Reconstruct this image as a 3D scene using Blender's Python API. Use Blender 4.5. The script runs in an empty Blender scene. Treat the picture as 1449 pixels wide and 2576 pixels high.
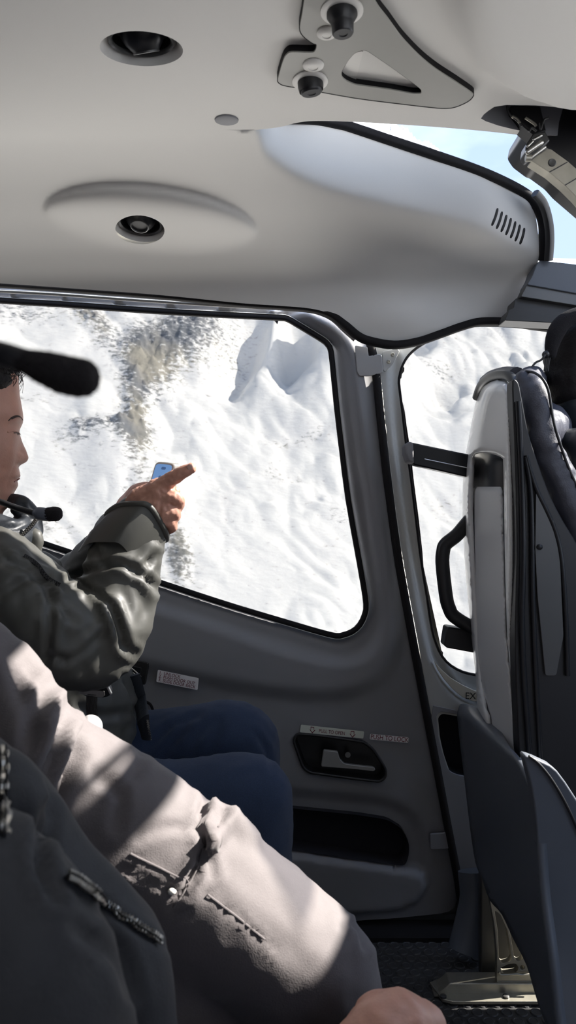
import bpy, bmesh, math, random
import numpy as np
from mathutils import Vector, Matrix, noise as mnoise
from mathutils.geometry import delaunay_2d_cdt
from mathutils.bvhtree import BVHTree

scn = bpy.context.scene
COL = scn.collection
random.seed(4)
R = math.radians

# ------------------------------------------------------------------ camera
# cabin frame: X forward (towards the nose), Y to port, Z up, floor at z = 0
F = 1860.4
CX, CY, CZ = 724.5, 1288.0, 0.9
cam_d = bpy.data.cameras.new('camera')
cam = bpy.data.objects.new('camera', cam_d)
COL.objects.link(cam)
cam.location = (0, 0, CZ)
cam.rotation_euler = (R(90), 0, 0)
cam_d.sensor_fit = 'VERTICAL'
cam_d.sensor_height = 36.0
cam_d.lens = 36.0 * F / 2576
cam_d.clip_start = 0.02
cam_d.clip_end = 5000
cam_d.dof.use_dof = True
cam_d.dof.focus_distance = 1.5
cam_d.dof.aperture_fstop = 11
scn.camera = cam

scn.view_settings.view_transform = 'Standard'
scn.view_settings.look = 'None'
scn.view_settings.gamma = 1
scn.view_settings.use_curve_mapping = False
scn.view_settings.exposure = 0.42
scn.cycles.use_denoising = True
scn.cycles.max_bounces = 10
scn.cycles.diffuse_bounces = 6
scn.cycles.glossy_bounces = 3
scn.cycles.transparent_max_bounces = 12
scn.cycles.sample_clamp_indirect = 6
scn.cycles.caustics_reflective = False
scn.cycles.caustics_refractive = False

# ------------------------------------------------------------------ sun and sky
SUN_DIR = Vector((1.0, 0.24, 0.82)).normalized()      # towards the sun
SUN_POWER = 17.5
SKY_POWER = 1.1
BELOW_GLOW = 30.0
GLASS_TINT = (0.405, 0.405, 0.402, 1)  # tint added to dim the bright outside against the cabin
SIDE_TINT = (0.9, 0.9, 0.9, 1)
ROOF_TINT = (0.52, 0.53, 0.56, 1)
sun_d = bpy.data.lights.new('sun', 'SUN')
sun_d.energy = SUN_POWER
sun_d.angle = R(0.6)
sun_d.color = (1.0, 0.94, 0.84)
sun = bpy.data.objects.new('sun', sun_d)
COL.objects.link(sun)
sun.rotation_euler = (-SUN_DIR).to_track_quat('-Z', 'Y').to_euler()

w = bpy.data.worlds.new('alpine_sky')
scn.world = w
w.use_nodes = True
nt = w.node_tree
nt.nodes.clear()
def N(tree, t, **k):
    n = tree.nodes.new(t)
    for a, b in k.items():
        setattr(n, a, b)
    return n
out = N(nt, 'ShaderNodeOutputWorld')
bgn = N(nt, 'ShaderNodeBackground')
tc = N(nt, 'ShaderNodeTexCoord')
sep = N(nt, 'ShaderNodeSeparateXYZ')
nt.links.new(tc.outputs['Generated'], sep.inputs[0])
ramp = N(nt, 'ShaderNodeValToRGB')          # sky from horizon to zenith
ramp.color_ramp.elements[0].position = 0.0
ramp.color_ramp.elements[0].color = (1.12, 1.34, 1.75, 1)
ramp.color_ramp.elements[1].position = 0.9
ramp.color_ramp.elements[1].color = (0.62, 0.92, 1.6, 1)
nt.links.new(sep.outputs['Z'], ramp.inputs[0])
noi = N(nt, 'ShaderNodeTexNoise')
noi.inputs['Scale'].default_value = 3.2
noi.inputs['Detail'].default_value = 6
mp = N(nt, 'ShaderNodeMapping')
mp.inputs['Scale'].default_value = (1, 1, 2.6)
mp.inputs['Location'].default_value = (0.3, 0.2, 0.1)
nt.links.new(tc.outputs['Generated'], mp.inputs[0])
nt.links.new(mp.outputs[0], noi.inputs['Vector'])
cr = N(nt, 'ShaderNodeValToRGB')
cr.color_ramp.elements[0].position = 0.46
cr.color_ramp.elements[1].position = 0.75
nt.links.new(noi.outputs['Fac'], cr.inputs[0])
mx = N(nt, 'ShaderNodeMixRGB')
mx.inputs[2].default_value = (1.9, 2.1, 2.3, 1)
nt.links.new(cr.outputs[0], mx.inputs[0])
nt.links.new(ramp.outputs[0], mx.inputs[1])
low = N(nt, 'ShaderNodeMapRange')           # snowfields below the horizon
low.inputs['From Min'].default_value = -0.03
low.inputs['From Max'].default_value = 0.05
nt.links.new(sep.outputs['Z'], low.inputs['Value'])
dn = N(nt, 'ShaderNodeMapRange')            # extra glow added straight below to brighten the ceiling
dn.inputs['From Min'].default_value = -0.7
dn.inputs['From Max'].default_value = -0.35
nt.links.new(sep.outputs['Z'], dn.inputs['Value'])
mx3 = N(nt, 'ShaderNodeMixRGB')
mx3.inputs[1].default_value = (BELOW_GLOW, BELOW_GLOW * .97, BELOW_GLOW * .94, 1)
mx3.inputs[2].default_value = (2.6, 2.7, 2.9, 1)
nt.links.new(dn.outputs[0], mx3.inputs[0])
mx2 = N(nt, 'ShaderNodeMixRGB')
nt.links.new(mx3.outputs[0], mx2.inputs[1])
nt.links.new(low.outputs[0], mx2.inputs[0])
nt.links.new(mx.outputs[0], mx2.inputs[2])
nt.links.new(mx2.outputs[0], bgn.inputs['Color'])
bgn.inputs['Strength'].default_value = SKY_POWER
nt.links.new(bgn.outputs[0], out.inputs[0])

# ------------------------------------------------------------------ helpers
def P(px, py, Y):
    return Vector(((px - CX) / F * Y, Y, CZ - (py - CY) / F * Y))
def Pz(px, py, z):
    Y = (z - CZ) * F / (CY - py)
    return P(px, py, Y)
def Px(px, py, X):
    return P(px, py, X * F / (px - CX))

def tag(o, label=None, cat=None, group=None, kind=None):
    if label: o['label'] = label
    if cat: o['category'] = cat
    if group: o['group'] = group
    if kind: o['kind'] = kind
    return o
def empty(name, loc=(0, 0, 0), parent=None):
    o = bpy.data.objects.new(name, None)
    COL.objects.link(o)
    o.empty_display_size = .05
    if parent: 
        o.parent = parent
        o.matrix_parent_inverse = Matrix.Translation(-Vector(parent.location))
    o.location = loc
    return o
def link_mesh(name, me, mat, parent=None):
    o = bpy.data.objects.new(name, me)
    COL.objects.link(o)
    if mat: 
        if not me.materials: me.materials.append(mat)
    if parent:
        o.parent = parent
        o.matrix_parent_inverse = world_inv(parent)
    return o
def world_inv(p):
    m = Matrix.Identity(4)
    chain = []
    q = p
    while q:
        chain.append(q); q = q.parent
    for q in reversed(chain):
        m = m @ q.matrix_parent_inverse @ q.matrix_basis
    return m.inverted()
def mesh(name, vs, fs, mat, parent=None, smooth=True, sharp=None):
    me = bpy.data.meshes.new(name)
    me.from_pydata([tuple(v) for v in vs], [], [tuple(f) for f in fs])
    me.validate()
    if smooth:
        me.polygons.foreach_set('use_smooth', [True] * len(me.polygons))
    if sharp:
        me.set_sharp_from_angle(angle=R(sharp))
    me.update()
    return link_mesh(name, me, mat, parent)
def bevel(o, w, seg=2, ang=35):
    m = o.modifiers.new('bevel', 'BEVEL')
    m.width = w; m.segments = seg; m.limit_method = 'ANGLE'; m.angle_limit = R(ang)
    m.harden_normals = False
    return o
def recalc(o):
    bm = bmesh.new(); bm.from_mesh(o.data)
    bmesh.ops.recalc_face_normals(bm, faces=bm.faces)
    bm.to_mesh(o.data); bm.free()
    return o

def cr_open(pts, n=8):
    pts = [np.array(p, float) for p in pts]
    if len(pts) < 3: return pts
    P0 = [2 * pts[0] - pts[1]] + pts + [2 * pts[-1] - pts[-2]]
    o = []
    for i in range(1, len(P0) - 2):
        a, b, c, d = P0[i - 1:i + 3]
        for k in range(n):
            t = k / n
            o.append(.5 * (2 * b + (c - a) * t + (2 * a - 5 * b + 4 * c - d) * t * t + (3 * b - a - 3 * c + d) * t ** 3))
    o.append(P0[-2])
    return o
def cr_closed(pts, n=6):
    pts = [np.array(p, float) for p in pts]
    m = len(pts); o = []
    for i in range(m):
        a, b, c, d = pts[i - 1], pts[i], pts[(i + 1) % m], pts[(i + 2) % m]
        for k in range(n):
            t = k / n
            o.append(.5 * (2 * b + (c - a) * t + (2 * a - 5 * b + 4 * c - d) * t * t + (3 * b - a - 3 * c + d) * t ** 3))
    return o
def round_poly(pts, r=6, n=4):
    """straight sided outline whose corners are rounded by r"""
    pts = [np.array(p[:2], float) for p in pts]
    rr = [p[2] if len(p) > 2 else r for p in pts]
    o = []; m = len(pts)
    for i in range(m):
        a, b, c = pts[i - 1], pts[i], pts[(i + 1) % m]
        la, lc = np.linalg.norm(a - b), np.linalg.norm(c - b)
        q = min(r, la * .45, lc * .45)
        s, e = b + (a - b) / la * q, b + (c - b) / lc * q
        for k in range(n + 1):
            t = k / n
            o.append((1 - t) ** 2 * s + 2 * t * (1 - t) * b + t * t * e)
    return o

def inpoly(poly, pts):
    poly = np.asarray(poly, float)[:, :2]; pts = np.asarray(pts, float)
    x, y = pts[:, 0], pts[:, 1]
    r = np.zeros(len(pts), bool)
    j = len(poly) - 1
    for i in range(len(poly)):
        xi, yi = poly[i]; xj, yj = poly[j]
        c = ((yi > y) != (yj > y)) & (x < (xj - xi) * (y - yi) / ((yj - yi) or 1e-12) + xi)
        r ^= c; j = i
    return r
def dpoly(poly, pts, closed=False):
    """distance from points to a polyline"""
    poly = np.asarray(poly, float)[:, :2]; pts = np.asarray(pts, float)
    if closed: poly = np.vstack([poly, poly[:1]])
    d = np.full(len(pts), 1e9)
    for a, b in zip(poly[:-1], poly[1:]):
        ab = b - a; L = (ab ** 2).sum() or 1e-12
        t = np.clip(((pts - a) @ ab) / L, 0, 1)
        q = a + t[:, None] * ab
        d = np.minimum(d, np.hypot(*(pts - q).T))
    return d
def sstep(a, b, x):
    t = np.clip((x - a) / (b - a), 0, 1)
    return t * t * (3 - 2 * t)

def cdt(outer, holes, sp):
    """triangulated planar region with interior points; returns pts, tris"""
    outer = [np.array(p[:2], float) for p in outer]
    holes = [[np.array(p[:2], float) for p in h] for h in holes]
    pts, edges = [], []
    for loop in [outer] + holes:
        s = len(pts); pts += loop
        edges += [(s + i, s + (i + 1) % len(loop)) for i in range(len(loop))]
    if sp:
        A = np.array(outer); lo, hi = A.min(0), A.max(0)
        gx = np.arange(lo[0] + sp * .5, hi[0], sp); gy = np.arange(lo[1] + sp * .5, hi[1], sp)
        G = np.array([(x + (sp * .5 if k % 2 else 0), y) for k, y in enumerate(gy) for x in gx])
        keep = inpoly(outer, G) & (dpoly(outer, G, True) > sp * .35)
        for h in holes:
            keep &= ~inpoly(h, G) & (dpoly(h, G, True) > sp * .3)
        pts += list(G[keep])
    r = delaunay_2d_cdt([Vector((float(p[0]), float(p[1]))) for p in pts], edges, [], 0, 1e-6)
    V = np.array([(v.x, v.y) for v in r[0]]); T = np.array([f for f in r[2] if len(f) == 3])
    C = V[T].mean(1)
    keep = inpoly(outer, C)
    for h in holes: keep &= ~inpoly(h, C)
    return V, T[keep]

def sheet(name, outer, holes, sp, fn, mat, parent, thick=0, toward=(0, 0, .9), smooth=True, sharp=None):
    V, T = cdt(outer, holes, sp)
    W = fn(V)
    T = T.tolist()
    # orient to the cabin
    a, b, c = (W[[t[k] for t in T]] for k in range(3))
    nrm = np.cross(b - a, c - a); cen = (a + b + c) / 3
    flip = ((np.array(toward) - cen) * nrm).sum(1) < 0
    if flip.mean() > .5: T = [t[::-1] for t in T]
    o = mesh(name, W, T, mat, parent, smooth, sharp)
    if thick:
        m = o.modifiers.new('thickness', 'SOLIDIFY'); m.thickness = thick; m.offset = -1; m.use_rim = False
    return o

def ext(name, pts, Y, t, mat, parent=None, bev=0, holes=(), seg=2, smooth=True):
    """outline in the plane Y, extruded away from the cabin by t"""
    V, T = cdt(pts, holes, 0)
    n = len(V)
    f = [P(x, y, Y) for x, y in V]
    b = [v + Vector((0, t, 0)) for v in f]
    fs = [tuple(x) for x in T] + [tuple(n + i for i in x[::-1]) for x in T]
    cnt = {}
    for x in T:
        for i in range(3):
            e = (x[i], x[(i + 1) % 3]); cnt[e] = 1
    for (i, j) in cnt:
        if (j, i) not in cnt: fs.append((j, i, n + i, n + j))
    o = mesh(name, f + b, fs, mat, parent, smooth, 40)
    recalc(o)
    dissolve(o)
    if bev: bevel(o, bev, seg)
    return o
def dissolve(o):
    bm = bmesh.new(); bm.from_mesh(o.data)
    bmesh.ops.dissolve_limit(bm, angle_limit=R(1), verts=bm.verts, edges=bm.edges)
    bm.to_mesh(o.data); bm.free()
    o.data.polygons.foreach_set('use_smooth', [True] * len(o.data.polygons))
    o.data.set_sharp_from_angle(angle=R(40))
def prism(name, pts3, off, mat, parent=None, bev=0):
    """planar 3d outline pushed along off"""
    off = Vector(off); n = len(pts3)
    p0 = [Vector(p) for p in pts3]
    nr = Vector((0, 0, 0))
    for i in range(n): nr += p0[i].cross(p0[(i + 1) % n])
    nr.normalize()
    ax = (p0[1] - p0[0]).normalized(); ay = nr.cross(ax)
    L = [np.array(((p - p0[0]).dot(ax), (p - p0[0]).dot(ay))) for p in p0]
    r = delaunay_2d_cdt([Vector(map(float, l)) for l in L], [(i, (i + 1) % n) for i in range(n)], [], 1, 1e-7)
    T = [f for f in r[2]]
    V = [p0[0] + ax * v.x + ay * v.y for v in r[0]]
    m = len(V)
    fs = [tuple(t) for t in T] + [tuple(m + i for i in t[::-1]) for t in T]
    cnt = set()
    for t in T:
        for i in range(len(t)): cnt.add((t[i], t[(i + 1) % len(t)]))
    for (i, j) in cnt:
        if (j, i) not in cnt: fs.append((j, i, m + i, m + j))
    o = mesh(name, V + [v + off for v in V], fs, mat, parent, True, 40)
    recalc(o); dissolve(o)
    if bev: bevel(o, bev)
    return o
def box(name, c, s, mat, parent=None, bev=0, rot=None):
    x, y, z = (k / 2 for k in s)
    vs = [Vector((i * x, j * y, k * z)) for i in (-1, 1) for j in (-1, 1) for k in (-1, 1)]
    if rot is not None: vs = [rot @ v for v in vs]
    vs = [v + Vector(c) for v in vs]
    fs = [(0, 1, 3, 2), (4, 6, 7, 5), (0, 4, 5, 1), (2, 3, 7, 6), (0, 2, 6, 4), (1, 5, 7, 3)]
    o = mesh(name, vs, fs, mat, parent, True, 40)
    if bev: bevel(o, bev)
    return o
def frames(pts):
    """parallel transported frames along a 3d path"""
    pts = [Vector(p) for p in pts]
    T = []
    for i in range(len(pts)):
        a = pts[max(i - 1, 0)]; b = pts[min(i + 1, len(pts) - 1)]
        T.append((b - a).normalized())
    up = Vector((0, -1, 0))
    if abs(T[0].dot(up)) > .9: up = Vector((0, 0, 1))
    u = (up - T[0] * up.dot(T[0])).normalized()
    o = []
    for t in T:
        u = (u - t * u.dot(t)).normalized()
        o.append((t, u, t.cross(u)))
    return pts, o
def tube_data(pts, rad, seg=12, flat=1.0, cap=True, power=2):
    """swept round (or squarish) section; rad = number, list, or list of (r_u, r_v)"""
    pts, fr = frames(pts)
    n = len(pts)
    if not hasattr(rad, '__len__'): rad = [rad] * n
    vs, fs = [], []
    for p, (t, u, v), r in zip(pts, fr, rad):
        ru, rv = r if hasattr(r, '__len__') else (r * flat, r)
        for k in range(seg):
            a = 2 * math.pi * k / seg
            c, s = math.cos(a), math.sin(a)
            if power != 2:
                c = math.copysign(abs(c) ** (2 / power), c); s = math.copysign(abs(s) ** (2 / power), s)
            vs.append(p + u * ru * c + v * rv * s)
    for i in range(n - 1):
        for k in range(seg):
            k2 = (k + 1) % seg
            fs.append((i * seg + k, i * seg + k2, (i + 1) * seg + k2, (i + 1) * seg + k))
    if cap:
        for i, sgn in ((0, -1), (n - 1, 1)):
            t, u, v = fr[i]
            r = rad[i]; ru, rv = r if hasattr(r, '__len__') else (r * flat, r)
            base = i * seg; prev = base
            rings = (.35, .7) if cap == 'round' else ()
            for q in rings:
                s0 = len(vs); k_ = math.sqrt(max(0, 1 - q * q))
                for k in range(seg):
                    a = 2 * math.pi * k / seg
                    vs.append(pts[i] + t * sgn * min(ru, rv) * q + u * ru * math.cos(a) * k_ + v * rv * math.sin(a) * k_)
                for k in range(seg):
                    k2 = (k + 1) % seg
                    fs.append((prev + k, prev + k2, s0 + k2, s0 + k))
                prev = s0
            c = len(vs); vs.append(pts[i] + t * sgn * (min(ru, rv) if cap == 'round' else 0))
            for k in range(seg):
                fs.append((prev + k, prev + (k + 1) % seg, c))
    return vs, fs
def tube(name, pts, rad, mat, parent=None, seg=12, flat=1.0, cap=True, power=2, sharp=50):
    vs, fs = tube_data(pts, rad, seg, flat, cap, power)
    o = mesh(name, vs, fs, mat, parent, True, sharp)
    return recalc(o)
def pp(path, Y, n=6):
    """smoothed pixel path on the plane Y (or per point third value) as 3d points"""
    if len(path[0]) == 3:
        return [P(*q) for q in cr_open(path, n)]
    return [P(q[0], q[1], Y) for q in cr_open(path, n)]
def lathe(name, prof, mat, parent, M, seg=40, sy=1.0, cap0=False):
    """profile of (r, h) revolved about local z, placed by matrix M"""
    vs, fs = [], []
    for r, h in prof:
        for k in range(seg):
            a = 2 * math.pi * k / seg
            vs.append(M @ Vector((r * math.cos(a), r * math.sin(a) * sy, h)))
    for i in range(len(prof) - 1):
        for k in range(seg):
            k2 = (k + 1) % seg
            fs.append((i * seg + k, i * seg + k2, (i + 1) * seg + k2, (i + 1) * seg + k))
    for i in (0, len(prof) - 1):
        if prof[i][0] > 1e-5:
            if not (i or cap0): continue
            if not i and not cap0: continue
            fs.append([i * seg + k for k in range(seg)])
    o = mesh(name, vs, fs, mat, parent, True, 40)
    bm = bmesh.new(); bm.from_mesh(o.data)
    bmesh.ops.remove_doubles(bm, verts=bm.verts, dist=1e-6)
    bmesh.ops.recalc_face_normals(bm, faces=bm.faces)
    bm.to_mesh(o.data); bm.free()
    return o
def axis_matrix(loc, z, x=(1, 0, 0)):
    z = Vector(z).normalized(); x = Vector(x); x = (x - z * x.dot(z)).normalized()
    y = z.cross(x)
    m = Matrix((x, y, z)).transposed().to_4x4(); m.translation = Vector(loc)
    return m

def ball_data(c, r, seg=20, rings=12, rot=None):
    rx, ry, rz = r if hasattr(r, '__len__') else (r, r, r)
    vs, fs = [], []
    for i in range(rings + 1):
        th = math.pi * i / rings
        for k in range(seg):
            a = 2 * math.pi * k / seg
            v = Vector((rx * math.sin(th) * math.cos(a), ry * math.sin(th) * math.sin(a), rz * math.cos(th)))
            if rot is not None: v = rot @ v
            vs.append(Vector(c) + v)
    for i in range(rings):
        for k in range(seg):
            k2 = (k + 1) % seg
            fs.append((i * seg + k, i * seg + k2, (i + 1) * seg + k2, (i + 1) * seg + k))
    return vs, fs
def T_(pts, n=5, sy=1.0):
    """limb from (px, py, Y, radius in px) points"""
    q = cr_open(pts, n)
    return ('t', [P(a[0], a[1], a[2]) for a in q], [a[3] * a[2] / F for a in q])
def B_(px, py, Y, r, ry=None, rz=None):
    k = Y / F
    return ('b', P(px, py, Y), (r * k, (ry or r) * k, (rz or r) * k))
def blob(name, parts, mat, parent=None, voxel=.006, smooth=6, folds=(), nz=(), keep=False):
    """one continuous skin around limbs and balls, then folded"""
    vs, fs = [], []
    for p in parts:
        if p[0] == 't': v, f = tube_data(p[1], p[2], 20, 1.0, 'round')
        elif p[0] == 'b': v, f = ball_data(p[1], p[2])
        else: v, f = p[1], p[2]
        n = len(vs); vs += v; fs += [tuple(n + i for i in x) for x in f]
    me = bpy.data.meshes.new(name)
    me.from_pydata([tuple(v) for v in vs], [], fs); me.validate()
    bm = bmesh.new(); bm.from_mesh(me)
    bmesh.ops.remove_doubles(bm, verts=bm.verts, dist=1e-6)
    bmesh.ops.recalc_face_normals(bm, faces=bm.faces)
    bm.to_mesh(me); bm.free()
    tmp = bpy.data.objects.new('tmp', me); COL.objects.link(tmp)
    m = tmp.modifiers.new('r', 'REMESH'); m.mode = 'VOXEL'; m.voxel_size = voxel; m.use_smooth_shade = True
    if smooth:
        s = tmp.modifiers.new('s', 'SMOOTH'); s.iterations = smooth; s.factor = .6
    dg = bpy.context.evaluated_depsgraph_get()
    me2 = bpy.data.meshes.new_from_object(tmp.evaluated_get(dg))
    bpy.data.objects.remove(tmp); bpy.data.meshes.remove(me)
    me2.name = name
    for _ in range(1):
        fold_mesh(me2, folds, nz)
    me2.polygons.foreach_set('use_smooth', [True] * len(me2.polygons))
    me2.materials.clear()
    return link_mesh(name, me2, mat, parent)
def get_co(me):
    a = np.empty(len(me.vertices) * 3); me.vertices.foreach_get('co', a); return a.reshape(-1, 3)
def proj(co):
    return np.stack([CX + co[:, 0] / co[:, 1] * F, CY - (co[:, 2] - CZ) / co[:, 1] * F], 1)
def fold_mesh(me, folds, nz):
    co = get_co(me)
    me.update()
    nr = np.empty(len(me.vertices) * 3); me.vertices.foreach_get('normal', nr); nr = nr.reshape(-1, 3)
    px = proj(co)
    d = np.zeros(len(co))
    face = -(nr * (co - np.array((0, 0, CZ)))).sum(1) / np.linalg.norm(co - np.array((0, 0, CZ)), axis=1)
    f = sstep(-.25, .25, face)
    for fo in folds:
        path, wd, dp = fo[:3]; wd = wd * 1.3; dp = dp * .62
        dd = dpoly(cr_open(path, 4), px)
        # the fold fades towards its ends
        e = np.minimum(np.hypot(*(px - np.array(path[0])).T), np.hypot(*(px - np.array(path[-1])).T))
        fade = .35 + .65 * sstep(0, wd * 3, e)
        d += f * fade * dp * (-1.0 * np.exp(-(dd / wd) ** 2) + .55 * np.exp(-((dd - wd * 1.9) / (wd * 1.1)) ** 2))
    for amp, sc, sd in nz:
        st = np.array(sc if hasattr(sc, '__len__') else (sc, sc, sc))
        q = co * st + sd
        d += amp * perlin3(q)
    co = co + nr * d[:, None]
    me.vertices.foreach_set('co', co.ravel()); me.update()

_rs = np.random.RandomState(7)
_perm = np.concatenate([_rs.permutation(256)] * 3)
_g3 = _rs.normal(size=(256, 3)); _g3 /= np.linalg.norm(_g3, axis=1)[:, None]
def perlin3(q):
    q = np.asarray(q, float); i = np.floor(q).astype(int); f = q - i; i &= 255
    u = f * f * f * (f * (f * 6 - 15) + 10)
    r = 0
    for dx in (0, 1):
        for dy in (0, 1):
            for dz in (0, 1):
                h = _perm[_perm[_perm[(i[:, 0] + dx) & 255] + ((i[:, 1] + dy) & 255)] + ((i[:, 2] + dz) & 255)]
                g = _g3[h & 255]
                dot = (g * (f - np.array((dx, dy, dz)))).sum(1)
                wx = u[:, 0] if dx else 1 - u[:, 0]; wy = u[:, 1] if dy else 1 - u[:, 1]; wz = u[:, 2] if dz else 1 - u[:, 2]
                r = r + dot * wx * wy * wz
    return r * 1.6
def fbm(q, o=4, lac=2.05, gain=.5, ridged=False):
    r = 0; a = 1
    for k in range(o):
        n = perlin3(q + k * 17.3)
        r = r + a * ((1 - 2 * np.abs(n)) if ridged else n)
        q = q * lac; a *= gain
    return r

def bvh_of(o):
    me = o.data
    return BVHTree.FromPolygons([v.co for v in me.vertices], [p.vertices for p in me.polygons])
def on_surf(bv, px, py, lift=0.001, default=1.0):
    d = P(px, py, 1) - Vector((0, 0, CZ)); d.normalize()
    h = bv.ray_cast(Vector((0, 0, CZ)), d)
    if h[0] is None: return P(px, py, default), -d
    n = h[1]
    if n.dot(d) > 0: n = -n
    return h[0] + n * lift, n

# ------------------------------------------------------------------ materials
def mat(name, col, rough=.5, metal=0, bump=None, var=0, vscale=8, spec=.5, coat=0, sheen=0, detail=4, sub=0):
    m = bpy.data.materials.new(name); m.use_nodes = True
    t = m.node_tree; b = t.nodes['Principled BSDF']
    b.inputs['Base Color'].default_value = (*col, 1)
    b.inputs['Roughness'].default_value = rough
    b.inputs['Metallic'].default_value = metal
    b.inputs['Specular IOR Level'].default_value = spec
    b.inputs['Coat Weight'].default_value = coat
    b.inputs['Sheen Weight'].default_value = sheen
    if sub:
        b.inputs['Subsurface Weight'].default_value = sub
        b.inputs['Subsurface Radius'].default_value = (.012, .004, .002)
        b.inputs['Subsurface Scale'].default_value = 1
    c = N(t, 'ShaderNodeTexCoord')
    if var:
        n = N(t, 'ShaderNodeTexNoise'); n.inputs['Scale'].default_value = vscale; n.inputs['Detail'].default_value = detail
        t.links.new(c.outputs['Object'], n.inputs['Vector'])
        x = N(t, 'ShaderNodeMixRGB')
        x.inputs[1].default_value = (*[k * (1 - var) for k in col], 1)
        x.inputs[2].default_value = (*[min(1, k * (1 + var)) for k in col], 1)
        t.links.new(n.outputs['Fac'], x.inputs[0]); t.links.new(x.outputs[0], b.inputs['Base Color'])
    if bump:
        for kind, sc, st, ds in [bump]:
            n = N(t, {'noise': 'ShaderNodeTexNoise', 'voronoi': 'ShaderNodeTexVoronoi', 'wave': 'ShaderNodeTexWave'}[kind])
            n.inputs['Scale'].default_value = sc
            t.links.new(c.outputs['Object'], n.inputs['Vector'])
            bn = N(t, 'ShaderNodeBump'); bn.inputs['Strength'].default_value = st; bn.inputs['Distance'].default_value = ds
            t.links.new(n.outputs[0], bn.inputs['Height']); t.links.new(bn.outputs[0], b.inputs['Normal'])
    return m
M = {}
M['liner'] = mat('cream_headliner', (.74, .725, .69), .6, bump=('noise', 900, .15, .0006), var=.02, vscale=5)
M['reveal'] = M['liner']
M['door'] = mat('grey_door_plastic', (.235, .237, .255), .58, bump=('noise', 1400, .25, .0006), var=.04, vscale=9)
M['pillar'] = mat('grey_pillar_plastic', (.33, .325, .32), .5, bump=('noise', 1400, .2, .0005))
M['rubber'] = mat('black_rubber', (.010, .009, .010), .75, spec=.25, bump=('noise', 500, .3, .001))
M['black'] = mat('black_plastic', (.012, .012, .014), .4)
M['gloss'] = mat('glossy_black', (.01, .011, .014), .32, spec=.4)
M['pocket_shade'] = mat('shade_dark_lining', (.012, .012, .018), .95)  # near-black puts the deep shade of the pockets into the colour
M['frame'] = mat('painted_frame', (.42, .42, .40), .38, var=.05, vscale=20)
M['cream'] = mat('cream_sill', (.62, .58, .48), .45)
M['plate'] = mat('grey_plate', (.33, .325, .295), .45, var=.03, vscale=30)
M['chrome'] = mat('bright_metal', (.62, .60, .56), .28, 1, var=.15, vscale=60)
M['alu'] = mat('worn_aluminium', (.42, .40, .34), .42, .8, var=.25, vscale=40)
M['steel'] = mat('dark_steel', (.10, .10, .10), .4, .6)
M['white'] = mat('white_cap', (.78, .76, .72), .4)
M['silver'] = mat('silver_seat_shell', (.76, .76, .75), .34, .0, var=.03, vscale=12, coat=.3)
M['silver2'] = mat('pale_seat_insert', (.64, .64, .64), .42)
M['leather'] = mat('dark_leather', (.06, .062, .082), .5, bump=('voronoi', 420, .25, .0008), var=.15, vscale=40)
M['shell'] = mat('seat_base_plastic', (.10, .112, .135), .42, bump=('noise', 900, .2, .0006), var=.06, vscale=14)
M['handle'] = mat('latch_handle', (.30, .30, .29), .45, .3)
M['sticker'] = mat('white_sticker', (.85, .82, .82), .4)
M['sticker2'] = mat('greenish_sticker', (.70, .73, .64), .4)
M['red'] = mat('dark_red_lettering', (.14, .008, .02), .6)
M['ink'] = mat('black_lettering', (.02, .018, .015), .6)
M['jacket'] = mat('charcoal_nylon', (.082, .081, .072), .5, bump=('noise', 45, .1, .003), spec=.5)
M['nylon2'] = mat('dark_nylon', (.022, .026, .032), .45, bump=('noise', 90, .2, .003))
M['trouser'] = mat('grey_trouser_cloth', (.105, .093, .098), .8, bump=('noise', 700, .35, .001), var=.08, vscale=200, sheen=.15)
M['coat'] = mat('dark_slate_jacket', (.022, .024, .030), .7, bump=('noise', 500, .3, .001), var=.08, vscale=100)
M['denim'] = mat('navy_denim', (.020, .038, .085), .8, bump=('noise', 1500, .6, .0015), var=.6, vscale=900, sheen=.1)
M['skin'] = mat('skin', (.60, .32, .235), .48, bump=('noise', 320, .22, .0012), var=.14, vscale=45, sub=.15)
M['brow'] = mat('brow', (.06, .04, .035), .8)
M['lip'] = mat('lip', (.33, .12, .10), .4)
M['hair'] = mat('black_hair', (.014, .012, .012), .62, spec=.3, bump=('noise', 260, .5, .002))
M['foam'] = mat('black_foam', (.008, .006, .007), .95, bump=('noise', 900, .8, .002))
M['web'] = mat('black_webbing', (.05, .045, .04), .6, bump=('wave', 160, .8, .002))
M['zip'] = mat('zip_metal', (.32, .31, .29), .35, .9)
M['phone'] = mat('phone_case', (.62, .58, .52), .3, .3)
M['knuckle'] = mat('white_knuckle', (.5, .47, .46), .8)  # white stands in for the glare on an overexposed hand
def emis(name, col, s):
    m = mat(name, col, .2)
    b = m.node_tree.nodes['Principled BSDF']
    b.inputs['Emission Color'].default_value = (*col, 1); b.inputs['Emission Strength'].default_value = s
    return m
M['screen'] = emis('lit_phone_screen', (.16, .32, .62), .45)
M['icon'] = emis('screen_icon', (.08, .16, .36), .3)
def glass(name, tint):
    m = bpy.data.materials.new(name); m.use_nodes = True
    t = m.node_tree; t.nodes.clear()
    o = N(t, 'ShaderNodeOutputMaterial'); tr = N(t, 'ShaderNodeBsdfTransparent'); gl = N(t, 'ShaderNodeBsdfGlossy')
    tr.inputs[0].default_value = tint; gl.inputs['Roughness'].default_value = .03
    gl.inputs[0].default_value = (.6, .6, .6, 1)
    fr = N(t, 'ShaderNodeFresnel'); fr.inputs[0].default_value = 1.25
    mi = N(t, 'ShaderNodeMixShader')
    t.links.new(fr.outputs[0], mi.inputs[0]); t.links.new(tr.outputs[0], mi.inputs[1]); t.links.new(gl.outputs[0], mi.inputs[2])
    t.links.new(mi.outputs[0], o.inputs[0])
    return m
M['glass'] = glass('view_dimming_glazing', GLASS_TINT)
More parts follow.
